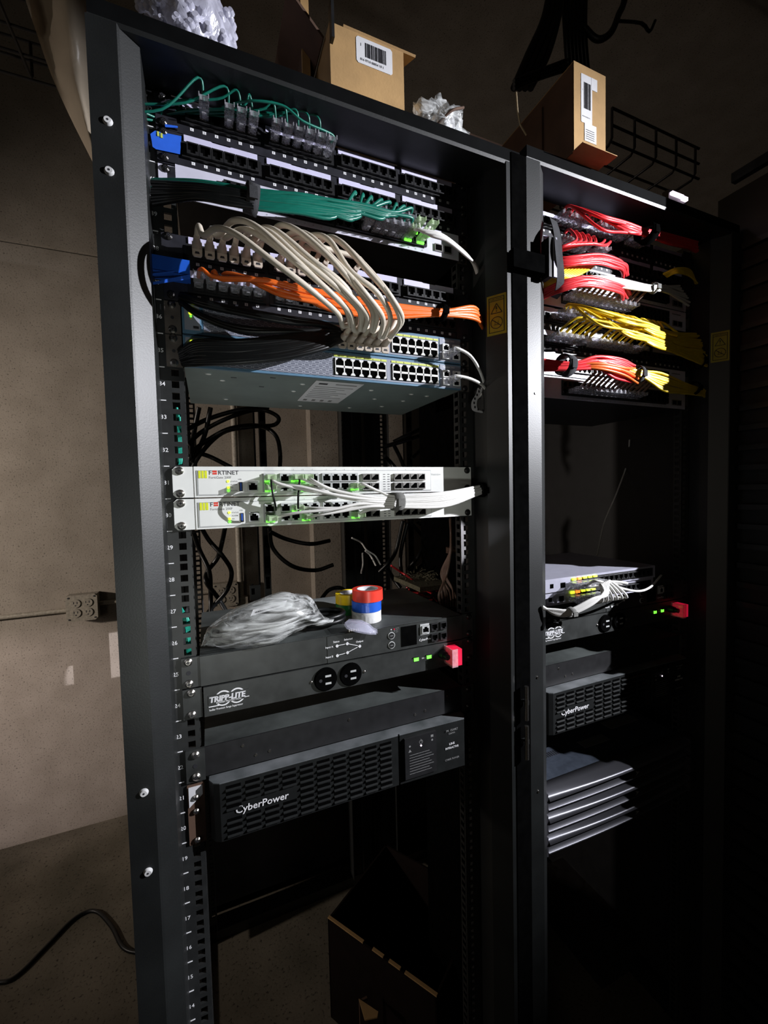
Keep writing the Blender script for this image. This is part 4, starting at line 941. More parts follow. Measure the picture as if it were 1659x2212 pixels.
rbundle(4, [(1250, 785, -.07), (1300, 785, -.085), (1345, 790, -.085), (1376, 792, -.07)],
        [(1250, 795, -.07), (1300, 797, -.085), (1345, 812, -.085), (1378, 833, -.07)],
        'orange_patch_cord', 'orange', 'orange cord lying on the lowest red bundle', 'orange cords on the lowest red bundle', .0027)
wrap('hook_strap', 'dark grey strap round the lowest red bundle', at(1222, 789, -.068), (1, .1, -.05), .018, .020, 'velcro', rz=.019)
rbundle(14, [(1335, 792, -.07), (1382, 800, -.075), (1430, 806, -.075), (1480, 826, -.07), (1520, 842, -.05)],
        [(1335, 805, -.07), (1382, 814, -.075), (1430, 846, -.075), (1470, 850, -.07), (1520, 852, -.05)],
        'yellow_patch_cord', 'yellow', 'yellow cord in the lower yellow bundle', 'lower yellow bundle', .0026)
wrap('hook_strap', 'dark strap at the left of the lower yellow bundle', at(1382, 807, -.075), (1, .1, -.1), .010, .010, 'velcro', rz=.015)
wrap('hook_strap', 'dark strap at the right end of the lower yellow bundle', at(1500, 838, -.06), (1, .1, -.1), .012, .010, 'matte', rz=.014)
wrap('hook_strap', 'dark strap at the right end of the upper yellow bundle', at(1512, 780, -.05), (1, .1, -.3), .012, .004, 'matte', rz=.018)
for j in range(4): cord('yellow_patch_cord', 'yellow cord curling down at the right rail of the right rack', 'network cable', 'yellow curls by the right rail', [at(1505, 838+j*3, -.04), at(1524, 848+j*4, -.03), at(1522, 870+j*3, -.02), at(1505+j*3, 885, -.01)], .0026, 'yellow')
for j in range(4): cord('yellow_patch_cord', 'dim yellow cord arching at the upper right of the right rack', 'network cable', 'dim yellow arch', [at(1432+j*3, 592+j*2, -.03), at(1462, 580+j*3, -.05), at(1490, 584+j*4, -.045), at(1503+j, 612, -.03)], .0024, 'yellow')
# plugs and short tails left of the rows (third row white switch)
for k, idx, m, grp, lb_ in ((39, range(1, 27, 2), 'dcable', 'brownish tails in the white switch', 'short pinkish-brown cord hanging from the white switch behind the third red bundle'), (35, range(3, 31, 2), 'dcable', 'brownish tails in the lowest switch', 'short brownish cord in the lowest white switch')):
    for i in idx:
        x, y_, zz = ps(k, [i])[0]
        cord('short_patch_cord', lb_, 'network cable', grp, [(x, -.034, zz), (x+.006, -.046, zz+.012), (x+.016, -.06, zz+.028)], .0026, m, [(PLUGM, 'clear_plug', (x, y_, zz))], 4)
# cable hook and strap hanging on the right rack's left side
sp = at(1198, 560, -.085)
b = MB(); q = [at(1188, 470, -.07), at(1196, 500, -.09), at(1200, 545, -.095), at(1204, 590, -.09), at(1200, 625, -.075), at(1190, 640, -.05)]
b = MB(); pts = cr(q, 5)
for i in range(len(pts)-1):
    a, c = pts[i], pts[i+1]; w_ = Vector((.020, .004, 0)); th = Vector((0, .0015, 0))
    b.add([a, c, c+w_, a+w_, a+th, c+th, c+w_+th, a+w_+th], [(0, 1, 2, 3), (7, 6, 5, 4), (0, 4, 5, 1), (3, 2, 6, 7)], 'velcro')
tag(part('hook_strap', b), 'wide dark strap hanging over the cord bundles at the right rack post', 'cable tie')
# cable guide bar: bright metal piece beside it
b = MB(); p = at(1196, 555, -.088); b.box(p.x-.0035, p.x+.0035, -.092, -.088, p.z-.035, p.z+.030, 'silver'); b.box(p.x-.012, p.x-.0035, -.090, -.072, p.z-.035, p.z+.030, 'black')
tag(part('cable_guide', b), 'small bright metal cable guide on the post beside the red cords', 'cable guide')
# black block across the posts, put where a latch casts a shadow band
b = MB(); q0 = at(1100, 590, RY); q1 = at(1180, 535, RY); b.box(.2740, .3440, -.086, -.0740, q0.z+.004, q0.z+.034, 'matte'); b.box(.3140, .3440, -.0745, -.0722, q0.z+.004, q0.z+.034, 'matte')
tag(part('latch_shadow_block', b), 'matte black latch block across the right rack post', 'latch')

# ---- two silver switches on the right transfer switch
def silver_switch(z0, label, dy):
    c = Vector((.505, .06+dy, z0)); R = thing('desktop_switch', label, 'network switch', tuple(c), 'stacked silver switches')
    x0, x1, y0, y1 = .352, .690, -.040+dy, .19; r = .012
    pl = [(x0+r, y0), (x1-.002, y0), (x1, y0+.002), (x1, y1), (x0, y1), (x0, y0+r), (x0+r*.3, y0+r*.3)]
    b = MB(); b.prism(pl, 'z', z0, z0+.0255, 'silver'); part('case', b, R)
    f = MB(); f.box(x0+.115, x1-.010, y0-.0006, y0, z0+.004, z0+.0215, 'black'); part('port_bank', f, R)
    for i in range(14):
        inst('port', RJ_SW, R, (x0+.128+i*.0140, y0-.0006, z0+.0128)) if i < 14 else None
    for k, (dx, w_) in enumerate(((.040, .008), (.066, .012))):
        f = MB(); f.box(x0+dx, x0+dx+w_, y0-.0005, y0, z0+.006+.002*(1-k), z0+.016, 'matte'); part('socket', f, R)
    for i in range(5):
        f = MB(); f.box(x0+.095+i*.014, x0+.104+i*.014, y0-.003, y0-.0007, z0+.018, z0+.0225, 'ledy' if i not in (1,) else 'leda'); part('port_light', f, R)
    return R
zt_ = 25*U-.001+.001
silver_switch(zt_, 'lower of the two stacked silver switches, right rack', .004)
silver_switch(zt_+.0270, 'upper of the two stacked silver switches, right rack', 0)
for row in (0, 1):
    for j in range(6):
        x = .440+j*.0135; zz = zt_+.0128+row*.027; mid = at(1296+j*4, 1262+row*3-j*1.5, -.10)
        cord('white_patch_cord', 'white cord from the silver switches to the light grey strap', 'network cable', 'white cords of the silver switches', [(x, -.066, zz), (x+.030, -.088, zz-.001), mid, at(1304+j*1.5, 1280+j-row*2, -.105), at(1280, 1305-j*2-row*2, -.105), at(1232, 1328-j*2-row, -.095), at(1200, 1328-j*2-row, -.085), at(1172, 1310+j, -.075)], .0024, 'white', [(PLUGM, 'clear_plug', (x, -.0460, zz))])
cord('white_patch_cord', 'single white cord reaching right from the silver switches', 'network cable', None, [(.455, -.066, zt_+.038), at(1290, 1255, -.095), at(1340, 1270, -.09), at(1378, 1277, -.08), at(1405, 1268, -.06), at(1428, 1243, -.04)], .0024, 'white')
wrap('hook_strap', 'light grey strap round the white cords below the silver switches', at(1232, 1323, -.094), (1, .1, .1), .010, .010, 'gvelcro', rz=.009)

# ---- three servers at the bottom of the right rack
def server(unit_top, label, lid):
    z = unit_top-U; R = thing('rack_server', label, 'server', (P, .3, z), 'three silver rack servers')
    b = MB(); b.box(P-.2175, P+.2175, .004, .62, z+.001, z+U-.002, 'svtop'); part('chassis', b, R)
    def bez(prof, m, name, lab_=None):
        N = 18; b = MB(); n = len(prof); vs = []
        for i in range(N+1):
            s = i/N; x = P-.2165+.433*s; bow = math.sin(PI*s)
            for (y, zz, ky, kz) in prof: vs.append((x, y-ky*bow, z+zz+kz*bow))
        fs = [(i*n+j, i*n+(j+1) % n, (i+1)*n+(j+1) % n, (i+1)*n+j) for i in range(N) for j in range(n)]
        b.add(vs, fs, m, True); b.add(vs[:n], [tuple(range(n))[::-1]], m); b.add(vs[-n:], [tuple(range(n))], m); return part(name, b, R, lab_)
    bez([(.004, .0430, 0, 0), (-.012, .0420, .004, 0), (-.024, .0370, .008, 0), (-.031, .0290, .010, .006), (-.029, .0280, .010, .006), (-.020, .034, .006, .002), (.004, .036, 0, 0)], 'bezel', 'upper_bezel_lip', 'curved silver lip')
    bez([(.004, .0035, 0, 0), (-.020, .0035, .006, 0), (-.028, .0080, .006, 0), (-.027, .0100, .006, 0), (-.012, .012, .002, 0), (.004, .012, 0, 0)], 'bezel', 'lower_bezel_lip')
    f = MB(); f.box(P-.214, P+.214, -.0105, .0038, z+.012, z+.0335, 'bezeld'); part('mesh_grille', f, R, 'dark recessed grille')
    s_ = MB(); s_.box(-.0015, .0015, -.0115, -.0105, .013, .0325, 'matte'); sm = s_.data('grille_slot')
    for k in range(36): inst('grille_slot', sm, R, (P-.205+k*.0117, 0, z))
    for s in (-1, 1):
        f = MB(); pr_ = [(P+s*.2165+s*.022*math.cos(a), -.002-.026*math.sin(a)) for a in [k*PI/10 for k in range(6)]]+[(P+s*.2165, -.028)]
        pl = [(P+s*.2178, .003), (P+s*.2400, .003), (P+s*.2395, -.010), (P+s*.2340, -.020), (P+s*.2250, -.026), (P+s*.2178, -.027)]
        f.prism(pl if s > 0 else pl[::-1], 'z', z+.003, z+U-.003, 'bezel'); part('end_cap', f, R)
    f = MB(); f.add([(P+.02, -.0362, z+.026), (P+.032, -.0362, z+.022), (P+.020, -.0362, z+.016), (P+.024, -.0362, z+.021)], [(0, 1, 3), (1, 2, 3)], 'dim'); part('emblem', f, R)
    if lid:
        n = MB(); zz = z+U-.002
        def fl(u0, v0, u1, v1, m, h=.0006):
            a = atz(u0, v0, zz); c = atz(u1, v1, zz); n.box(min(a.x, c.x), max(a.x, c.x), min(a.y, c.y), max(a.y, c.y), zz, zz+h, m)
        for a_ in ((-.03, .05, .05, .075), (.09, .19, .08, .11)): part('lid_label', MB().box(P+a_[0], P+a_[1], a_[2], a_[3], zz, zz+.0006, 'dim'), R, 'paper label on the lid')
        for k in range(12): n.box(P-.15+k*.006, P-.147+k*.006, .06, .075, zz, zz+.0006, 'ink')
        part('vent_slots', n, R)
    return R
zs = 16.55*U
for k, lb_ in enumerate(('top silver-lipped server with paper labels on its lid', 'middle silver-lipped server of the stack of three', 'bottom silver-lipped server of the stack of three')):
    server(zs-k*U, lb_, k == 0)

# ------------------------------------------------------------------ things lying on the left transfer switch
ZA = 25*U-.001
def bag(name, label, cat, c, size, m, seed, spikes=.35, nu=44, nv=22, tilt=0):
    b = MB(); vs = []; rot = Matrix.Rotation(tilt, 3, 'Y')
    for i in range(nv+1):
        th = PI*i/nv
        for j in range(nu):
            ph = 2*PI*j/nu; d = Vector((math.sin(th)*math.cos(ph), math.sin(th)*math.sin(ph), math.cos(th)))
            k = 1+spikes*(noise.noise(d*2.1+Vector((seed, 0, 0)))+.5*noise.noise(d*5.5+Vector((0, seed, 0)))-.25*abs(noise.noise(Vector((d.x*9, d.y*9, d.z*3))+Vector((seed, seed, 0)))))
            p = rot @ Vector((d.x*size[0]*k, d.y*size[1]*k, d.z*size[2]*k)); vs.append(Vector(c)+p)
    zmin = c[2]-size[2]
    vs = [Vector((v.x, v.y, max(v.z, zmin))) for v in vs]
    fs = [(i*nu+j, (i+1)*nu+j, (i+1)*nu+(j+1) % nu, i*nu+(j+1) % nu) for i in range(nv) for j in range(nu)]
    b.add(vs, fs, m, True); return b
bc = at(575, 1345, .03)
R = thing('cable_bag', 'crumpled clear plastic bag of coiled cord lying on the transfer switch', 'plastic bag', (bc.x, .05, ZA))
rings = []
def sheetbag():
    # the bag rises from a pinched left end, swells, and folds down over the unit's front edge
    top = [(437, 1392), (448, 1358), (500, 1318), (560, 1292), (620, 1279), (660, 1292), (700, 1330), (718, 1340)]
    bot = [(440, 1396), (470, 1392), (510, 1402), (550, 1403), (590, 1398), (640, 1362), (680, 1346), (720, 1342)]
    N, K = 44, 20; b = MB(); vs = []
    T = cr([(u, v, 0) for u, v in top], 8); Bt = cr([(u, v, 0) for u, v in bot], 8)
    for i in range(N+1):
        s = i/N; a = T[int(s*(len(T)-1))]; c = Bt[int(s*(len(Bt)-1))]; thick = .048*math.sin(PI*min(max(s, .02), .98))**.6
        for k in range(K):
            ph = 2*PI*k/K; h = .5+.5*math.cos(ph); yy = .028+thick*math.sin(ph)
            u_ = c.x+(a.x-c.x)*h; v_ = c.y+(a.y-c.y)*h; p = at(u_, v_, yy-.018*(1-h))
            nn = noise.noise(Vector((s*6, h*5, ph)))*.006+noise.noise(Vector((s*7, h*22, ph*2)))*.004
            p = p+Vector((nn, nn*.8, nn)); 
            if p.y > -.012: p.z = max(p.z, ZA+.001)
            vs.append(p)
    fs = [(i*K+k, (i+1)*K+k, (i+1)*K+(k+1) % K, i*K+(k+1) % K) for i in range(N) for k in range(K)]
    b.add(vs, fs, 'bag', True); b.add(vs[:K], [tuple(range(K))], 'bag'); b.add(vs[-K:], [tuple(range(K))], 'bag'); return b
part('bag_film', sheetbag(), R)
b = MB()
for k in range(5):
    c = at(560+k*6, 1352-k*3, .03); cc = []
    for i in range(25):
        a = 2*PI*i/24; cc.append((c.x+math.cos(a)*(.075-.006*k), .035+.028*math.sin(a), max(ZA+.006, c.z+.012*math.cos(a)+.004*k)))
    b.tube(cc, .0042, 'gvelcro', 6)
part('coiled_cord', b, R, 'grey cord coiled inside the bag')
a0, a1 = at(541, 1331, -.012), at(615, 1310, -.012)
b = MB(); d = (a1-a0); w_ = Vector((.004, 0, .009)); b.add([a0, a1, a1+w_, a0+w_, a0+Vector((0, .001, 0)), a1+Vector((0, .001, 0)), a1+w_+Vector((0, .001, 0)), a0+w_+Vector((0, .001, 0))], [(0, 1, 2, 3), (7, 6, 5, 4), (0, 4, 5, 1), (3, 2, 6, 7)], 'paper')
for k in range(12):
    p = a0+d*(.12+k*.06)+w_*.45; b.box(p.x, p.x+.002, p.y-.0009, p.y-.0003, p.z-.0006, p.z+.0006, 'ink')
part('paper_label', b, R, 'narrow white printed label')
# black coil of cord behind the bag
c = at(700, 1350, .03); cc = []
for i in range(70):
    a = i*2*PI/28; cc.append((c.x+.004+math.cos(a)*.034, .045+math.sin(a)*.022, ZA+.0045+i*.00030))
tag(part('coiled_power_cord', MB().tube(cc, .0044, 'bcable', 8)), 'black power cord coiled beside the tape rolls', 'cable')
# small zip bag of screws
R = thing('screw_bag', 'small clear zip bag hanging over the front edge of the transfer switch', 'plastic bag', (at(775, 1355, -.012).x, -.01, ZA-.01))
q = [[(742, 1348), (752, 1340), (778, 1342), (795, 1350)], [(748, 1358), (770, 1352), (792, 1354), (806, 1360)], [(757, 1362), (775, 1364), (795, 1366), (812, 1362)], [(770, 1366), (785, 1369), (800, 1371), (813, 1371)]]
b = MB(); vs = []; K = len(q)
for r_, row in enumerate(q):
    for (u_, v_) in row: p = at(u_, v_, (.012, -.012, -.016, -.018)[r_]); p.z = max(p.z, ZA+.001) if r_ == 0 else p.z; vs.append(p)
vs2 = [v+Vector((0, -.006, .004)) for v in vs]; n = 4
fs = [(r_*n+c_, r_*n+c_+1, (r_+1)*n+c_+1, (r_+1)*n+c_) for r_ in range(3) for c_ in range(3)]
b.add(vs2, fs, 'smallbag', True); b.add(vs, [f[::-1] for f in fs], 'smallbag', True)
part('bag_film', b, R)
b = MB()
for k in range(5): p = at(754+k*5, 1346+k*1.5, -.004); b.cyl((p.x, p.y), .0022, 'z', ZA+.002, ZA+.006, 'steel', 8)
part('screws', b, R)
# tape rolls
def roll(c, r, h, m, label, lift, flap=False, core=True):
    R = thing('tape_roll', label, 'tape roll', (c[0], c[1], c[2]))
    N = 36; b = MB(); ri = r*.70
    for rr, mm, z0, z1 in ((r, m, 0, h),):
        vo = [(c[0]+rr*math.cos(2*PI*i/N), c[1]+rr*math.sin(2*PI*i/N)) for i in range(N)]; vi = [(c[0]+ri*math.cos(2*PI*i/N), c[1]+ri*math.sin(2*PI*i/N)) for i in range(N)]
        vs = [(x, y, c[2]+z) for z in (z0, z1) for (x, y) in vo]+[(x, y, c[2]+z) for z in (z0, z1) for (x, y) in vi]
        f = [(i, (i+1) % N, N+(i+1) % N, N+i) for i in range(N)]+[(2*N+i, 3*N+i, 3*N+(i+1) % N, 2*N+(i+1) % N) for i in range(N)]
        b.add(vs, f, mm, True); b.add(vs, [(N+i, N+(i+1) % N, 3*N+(i+1) % N, 3*N+i) for i in range(N)]+[(i, 2*N+i, 2*N+(i+1) % N, (i+1) % N) for i in range(N)], mm)
    part('tape', b, R)
    vo = [(c[0]+(ri-.0002)*math.cos(2*PI*i/N), c[1]+(ri-.0002)*math.sin(2*PI*i/N)) for i in range(N)]; vi = [(c[0]+(ri-.0022)*math.cos(2*PI*i/N), c[1]+(ri-.0022)*math.sin(2*PI*i/N)) for i in range(N)]
    b = MB(); vs = [(x, y, c[2]+z) for z in (.0003, h+.0002) for (x, y) in vo]+[(x, y, c[2]+z) for z in (.0003, h+.0002) for (x, y) in vi]
    b.add(vs, [(2*N+i, 3*N+i, 3*N+(i+1) % N, 2*N+(i+1) % N) for i in range(N)]+[(N+i, N+(i+1) % N, 3*N+(i+1) % N, 3*N+i) for i in range(N)], 'paper', True); part('core', b, R, 'white paper core')
    if flap:
        a0 = math.radians(-128); b = MB(); p = [(c[0]+(r+.0008)*math.cos(a0+t*.75), c[1]+(r+.0008)*math.sin(a0+t*.75)) for t in (0, .33, .66, 1)]
        vs = [(x, y, c[2]+h-.0015-.003*i) for i, (x, y) in enumerate(p)]+[(x, y, c[2]+.001) for x, y in p]
        b.add(vs, [(i, i+1, 5+i, 4+i) for i in range(3)], m); part('loose_end', b, R)
    return R
tc = at(793, 1341, .040); tx = tc.x+.003; ty = .048; rr = .0262
roll((tx-.001, ty, ZA+.0002), rr, .0185, 'twhite', 'white tape roll, bottom of the front stack', 0, True)
roll((tx, ty+.001, ZA+.0190), rr, .0175, 'tblue', 'blue tape roll in the middle of the front stack', 0, True)
roll((tx+.002, ty, ZA+.0368), rr+.0008, .0190, 'tred', 'red tape roll on top of the front stack', 0)
roll((tx-.012, ty+.062, ZA+.0002), rr, .0185, 'tgreen', 'dark green tape roll, bottom of the rear stack', 0)
roll((tx-.012, ty+.062, ZA+.0190), rr, .0185, 'tyel', 'yellow tape roll behind the red roll', 0)

# ------------------------------------------------------------------ behind the left rack
for k, (u_, r_, vb, lb_) in enumerate(((545, .0035, 1268, 'thin black power strip cord hanging behind the left rack'), (563, .011, 1330, 'thick black power strip hanging behind the left rack'), (879, .012, 1330, 'thick black power strip behind the right side of the left rack'))):
    p0, p1 = at(u_, 850, .812), at(u_, vb, .812); b = MB(); p0.z = ZT+.024
    if r_ < .01: b.cyl((p0.x, .8045), r_, 'z', p1.z, p0.z, 'bcable', 8)
    else:
        b.box(p0.x-r_, p0.x+r_, .801, .821, p1.z-.25, p0.z, 'black')
        for q_ in range(14): b.box(p0.x-r_*.6, p0.x+r_*.6, .7995, .801, p0.z-.03-q_*.07, p0.z+.01-q_*.07, 'matte')
    tag(part('power_strip' if r_ > .01 else 'hanging_cord', b), lb_, 'power strip' if r_ > .01 else 'cable')
b = MB(); p = at(552, 1262, .80); b.box(p.x-.020, p.x+.014, .785, .800, p.z-.05, p.z, 'black'); b.box(p.x-.015, p.x-.005, .783, .785, p.z-.03, p.z-.01, 'matte'); b.cyl((p.x-.012, .793), .004, 'z', p.z, p.z+.004, 'black', 10)
tag(part('plug_adapter', b), 'black plug adapter at the foot of the thin hanging cord', 'power adapter')
b = MB(); p = at(513, 1100, 1.46); p2 = at(515, 1290, 1.46); b.cyl((p.x, WY-.022), .014, 'z', p2.z, 3.29, 'outlet', 14)
b.box(p.x-.03, p.x+.03, WY-.04, WY, p2.z-.1, p2.z, 'outlet'); tag(part('wall_conduit', b), 'vertical grey conduit on the wall behind the left rack', 'conduit')
def rear(label, pts, y, r=.006, m='bcable', group='black power cables behind the left rack', name='power_cable'):
    cord(name, label, 'cable', group, [at(u_, v_, y+(i % 2)*.02) for i, (u_, v_) in enumerate(pts)], r, m, [], 6, 8)
RC = {}
for pts in ([(405, 960), (440, 930), (500, 900), (560, 885), (600, 900), (592, 918), (540, 922), (480, 935), (430, 985), (405, 1040)],
            [(400, 930), (450, 905), (520, 885), (580, 880)], [(402, 985), (450, 950), (500, 925), (560, 920), (595, 940), (605, 980), (603, 1030)],
            [(410, 975), (450, 985), (500, 1010)], [(430, 880), (420, 930), (412, 980), (410, 1010)], [(455, 880), (442, 940), (415, 1000)],
            [(430, 1130), (450, 1165), (480, 1200), (500, 1235), (490, 1275), (460, 1310), (438, 1340)],
            [(418, 1150), (432, 1190), (452, 1235), (455, 1290), (456, 1330)], [(488, 1130), (480, 1170), (470, 1205), (448, 1235), (446, 1258), (470, 1290), (488, 1320)],
            [(582, 1140), (590, 1185), (630, 1222), (680, 1232), (720, 1220)], [(582, 1148), (620, 1165), (670, 1175), (712, 1168)],
            [(830, 985), (845, 1000), (860, 1020)], [(850, 960), (865, 990), (880, 1030)], [(960, 890), (930, 930), (880, 950), (830, 965)], [(950, 920), (920, 960), (890, 990)], [(925, 920), (922, 980), (905, 1020)], [(985, 880), (950, 905), (890, 935), (850, 955)],
            [(900, 1125), (930, 1150), (936, 1175), (920, 1210), (890, 1240)], [(885, 1125), (915, 1165), (905, 1200), (880, 1230)], [(870, 1125), (855, 1190), (840, 1215), (820, 1235)], [(880, 1130), (865, 1200), (870, 1260)],
            [(690, 1300), (710, 1275), (735, 1270), (755, 1285)], [(835, 1225), (850, 1250), (865, 1270)]):
    up_ = sum(q[1] for q in pts)/len(pts) < 1080; key = ('above' if up_ else 'below'); rk = RC.setdefault(key, []); rk.append(pts)
for key, rk in RC.items():
    rk.sort(key=lambda p_: sum(q[0] for q in p_)/len(p_))
    for j, pts in enumerate(rk): rear('black power cable %s the white firewalls behind the left rack, %s from the left' % (key, ORD[j]), pts, .55 if pts[0][0] < 700 else .45)
for j, pts in enumerate(([(760, 1162), (780, 1172), (792, 1188), (810, 1200), (822, 1220)], [(789, 1190), (800, 1200), (812, 1222)], [(783, 1195), (784, 1220), (780, 1238)], [(735, 1275), (728, 1290), (724, 1300)])):
    rear(('pale cord curling in front of the black column', 'second pale cord strand by the black column', 'pale cord hanging by the black column', 'short pale cord behind the coiled power cord')[j], pts, .30, .0020, 'white', None, 'pale_cord')
rear('bright red cord slanting behind the tape rolls', [(845, 1222), (865, 1235), (888, 1250), (920, 1275), (950, 1290)], .25, .0024, 'red', None, 'red_patch_cord')
for j in range(14):
    u_, v_ = 870+random.uniform(0, 100), 1262+random.uniform(0, 40)
    rear('short red cord in the tangle behind the tape rolls', [(u_, v_), (u_+random.uniform(6, 30), v_+random.uniform(-12, 14)), (u_+random.uniform(20, 50), v_+random.uniform(-8, 24))], .25+random.uniform(-.05, .05), .0018, 'red', 'tangle of red cords', 'red_patch_cord')
for j in range(7):
    rear('brownish cord hanging in a fan behind the right rail', [(972, 1120), (974, 1150), (973, 1190), (965-j*3+ (j > 4)*14, 1240), (948+j*6, 1285-(j % 3)*6), (955+j*5, 1310)], .06+.01*j, .0024, 'dcable', 'brown cord fan', 'brown_cord')
wrap('cable_tie', 'brown tie gathering the fan of cords', at(974, 1188, .10), (0, 0, 1), .010, .012, 'kraftd')
b = MB(); c = at(930, 1305, .25)
for k in range(160):
    p = Vector((c.x+random.gauss(0, .030), .24+random.gauss(0, .03), ZA+.0145+abs(random.gauss(0, .008)))); q_ = p+Vector((random.gauss(0, .008), random.gauss(0, .008), random.gauss(0, .004))); b.tube([p, (p+q_)/2+Vector((0, 0, .003)), q_], .0012, 'debris', 4)
b.box(c.x-.07, c.x+.07, .17, .31, ZA+.004, ZA+.0145, 'debris')
o = part('fibre_debris', b); tag(o, 'tangled fibrous debris behind the tape rolls', 'debris', kind='stuff')
for j in range(3):
    for k in range(2): pass
# teal cords seen through the rail holes
for j in range(4): cord('teal_patch_cord', 'teal cord running down behind the left rail holes', 'network cable', 'teal cords behind the left rail', [at(382+j*3, 880+j*10, .012), at(386+j*3, 960, .018), at(385+j*2, 1000, .012), at(372+j, 1060, .024), at(376+j, 1180, .024), at(380+j, 1290, .024), at(396+j*3, 1335, .012), at(402+j*3, 1360, .014), at(404+j*3, 1400, .012), at(405, 1500, .03)], .0018, 'teal')

# ------------------------------------------------------------------ right rack rear
def rear2(label, pts, y, r, m, group, name): rear(label, pts, y, r, m, group, name)
b = MB(); a = at(1290, 905, 1.2); c = at(1345, 905, 1.2); b.box(a.x, c.x+.55, 1.05, 1.35, FZ, 2.2, 'frame_in'); b.box(a.x+.05, c.x+.5, 1.045, 1.05, .2, 2.1, 'matte')
tag(part('dark_cabinet', b), 'unlit black cabinet standing at the wall behind the right rack', 'cabinet')
rear('thin black cord sagging against the wall behind the right rack', [(1296, 980), (1283, 1060), (1262, 1135), (1205, 1158), (1178, 1185)], 1.0, .004, 'bcable', None, 'wall_cord')
rear('thin grey cord sloping down behind the right rack', [(1360, 950), (1355, 1000), (1330, 1070), (1305, 1130), (1290, 1200)], .20, .0020, 'white', None, 'grey_cord')
for j in range(8): rear('dim orange cord in the bundle hanging behind the right rack', [(1388+j*4, 905), (1396+j*3, 990), (1402+j*2, 1060), (1400+j*3, 1120), (1404+j*2, 1180)], .55, .0035, 'orange', 'dim orange hanging bundle', 'orange_patch_cord')
for j in range(5): rear('dim orange cord hanging by the right rail of the right rack', [(1500+j*3, 1090+j*4), (1508-j*3, 1140), (1496+j*4, 1190), (1506, 1250), (1498+j*3, 1310)], .05, .0018, 'orange', 'dim orange cords by the right rail', 'orange_patch_cord')

# ------------------------------------------------------------------ wall outlets, conduit
def outlet_box(x, z, label, conduit=True):
    s = .053; Yf = WY-.052; R = thing('outlet_box', label, 'electrical outlet', (x, WY-.02, z-s))
    b = MB(); b.box(x-s, x+s, Yf+.003, WY, z-s, z+s, 'outlet'); part('box', b, R)
    b = MB(); c = .010; pl = [(x-s-.002+c, z-s-.002), (x+s+.002-c, z-s-.002), (x+s+.002, z-s-.002+c), (x+s+.002, z+s+.002-c), (x+s+.002-c, z+s+.002), (x-s-.002+c, z+s+.002), (x-s-.002, z+s+.002-c), (x-s-.002, z-s-.002+c)]
    b.prism(pl[::-1], 'y', Yf-.001, Yf+.003, 'outlet'); part('cover_plate', b, R)
    for dx in (-.021, .021):
        for dz in (-.020, .020):
            f = MB(); f.cyl((x+dx, z+dz), .0175, 'y', Yf-.001, Yf-.004, 'outlet', 22)
            for ex in (-.006, .006): f.box(x+dx+ex-.0012, x+dx+ex+.0012, Yf-.0044, Yf-.004, z+dz-.001, z+dz+.008, 'ink')
            f.cyl((x+dx, z+dz-.008), .0026, 'y', Yf-.004, Yf-.0044, 'ink', 10); part('receptacle', f, R)
    for ex in (-1, 1):
        for ez in (-1, 1): f = MB(); f.cyl((x+ex*.045, z+ez*.045), .0035, 'y', Yf-.001, Yf-.0025, 'ink', 8); part('screw', f, R)
    return R
oc = at(177, 1313, WY-.052); outlet_box(oc.x, oc.z, 'painted four-socket outlet box on the wall left of the racks')
oc2 = at(488, 1285, WY-.052); outlet_box(oc2.x, oc2.z, 'grimy four-socket outlet box on the wall behind the left rack')
b = MB(); b.cyl((WY-.014, oc.z-.012), .0095, 'x', -3.1, oc.x-.053, 'outlet', 12)
tag(part('wall_conduit', b), 'painted conduit running left from the outlet box', 'conduit')
b = MB(); b.cyl((WY-.014, oc.z+.004), .0095, 'x', oc.x+.053, oc2.x-.056, 'outlet', 12)
tag(part('wall_conduit', b), 'painted conduit between the two outlet boxes', 'conduit')

# ------------------------------------------------------------------ wire trays
def wire_tray(x0, x1, y0, y1, z0, h, label, ends=True, r=.0040, pitch=.1):
    R = thing('wire_tray', label, 'cable tray', ((x0+x1)/2, (y0+y1)/2, z0))
    def rod(a, c): part('wire', MB().tube([a, c], r, 'tray', 6), R)
    for k in range(5): y = y0+(y1-y0)*k/4; rod((x0, y, z0), (x1, y, z0))
    for y in (y0, y1):
        for zz in (z0+h*.5, z0+h): rod((x0, y, zz), (x1, y, zz))
    n = int((x1-x0)/pitch); m = MB().tube([(0, y0, z0+h), (0, y0, z0+.012), (0, y0+.012, z0-.002), (0, y1-.012, z0-.002), (0, y1, z0+.012), (0, y1, z0+h)], r, 'tray', 6)
    me = m.data('cross_wire', (0, 0, 0))
    for k in range(n+1): inst('cross_wire', me, R, (x0+k*pitch, 0, 0))
    for xx in ((x0+.06,) if x0 > 0 else (x0+.15, x1-.30)): part('hanger_rod', MB().cyl((xx, (y0+y1)/2), .005, 'z', z0, 3.30, 'tray', 8), R)
    return R
e = at(1505, 325, .30); s0 = at(1300, 300, .30)
wire_tray(.98, 1.40, .30, .60, at(1505, 385, .30).z, .10, 'black wire cable tray above the right rack')
e = at(108, 158, .75)
wire_tray(-1.7, e.x, .55, .85, at(100, 150, .80).z, .10, 'black wire cable tray above the far left, by the plastic sheet')

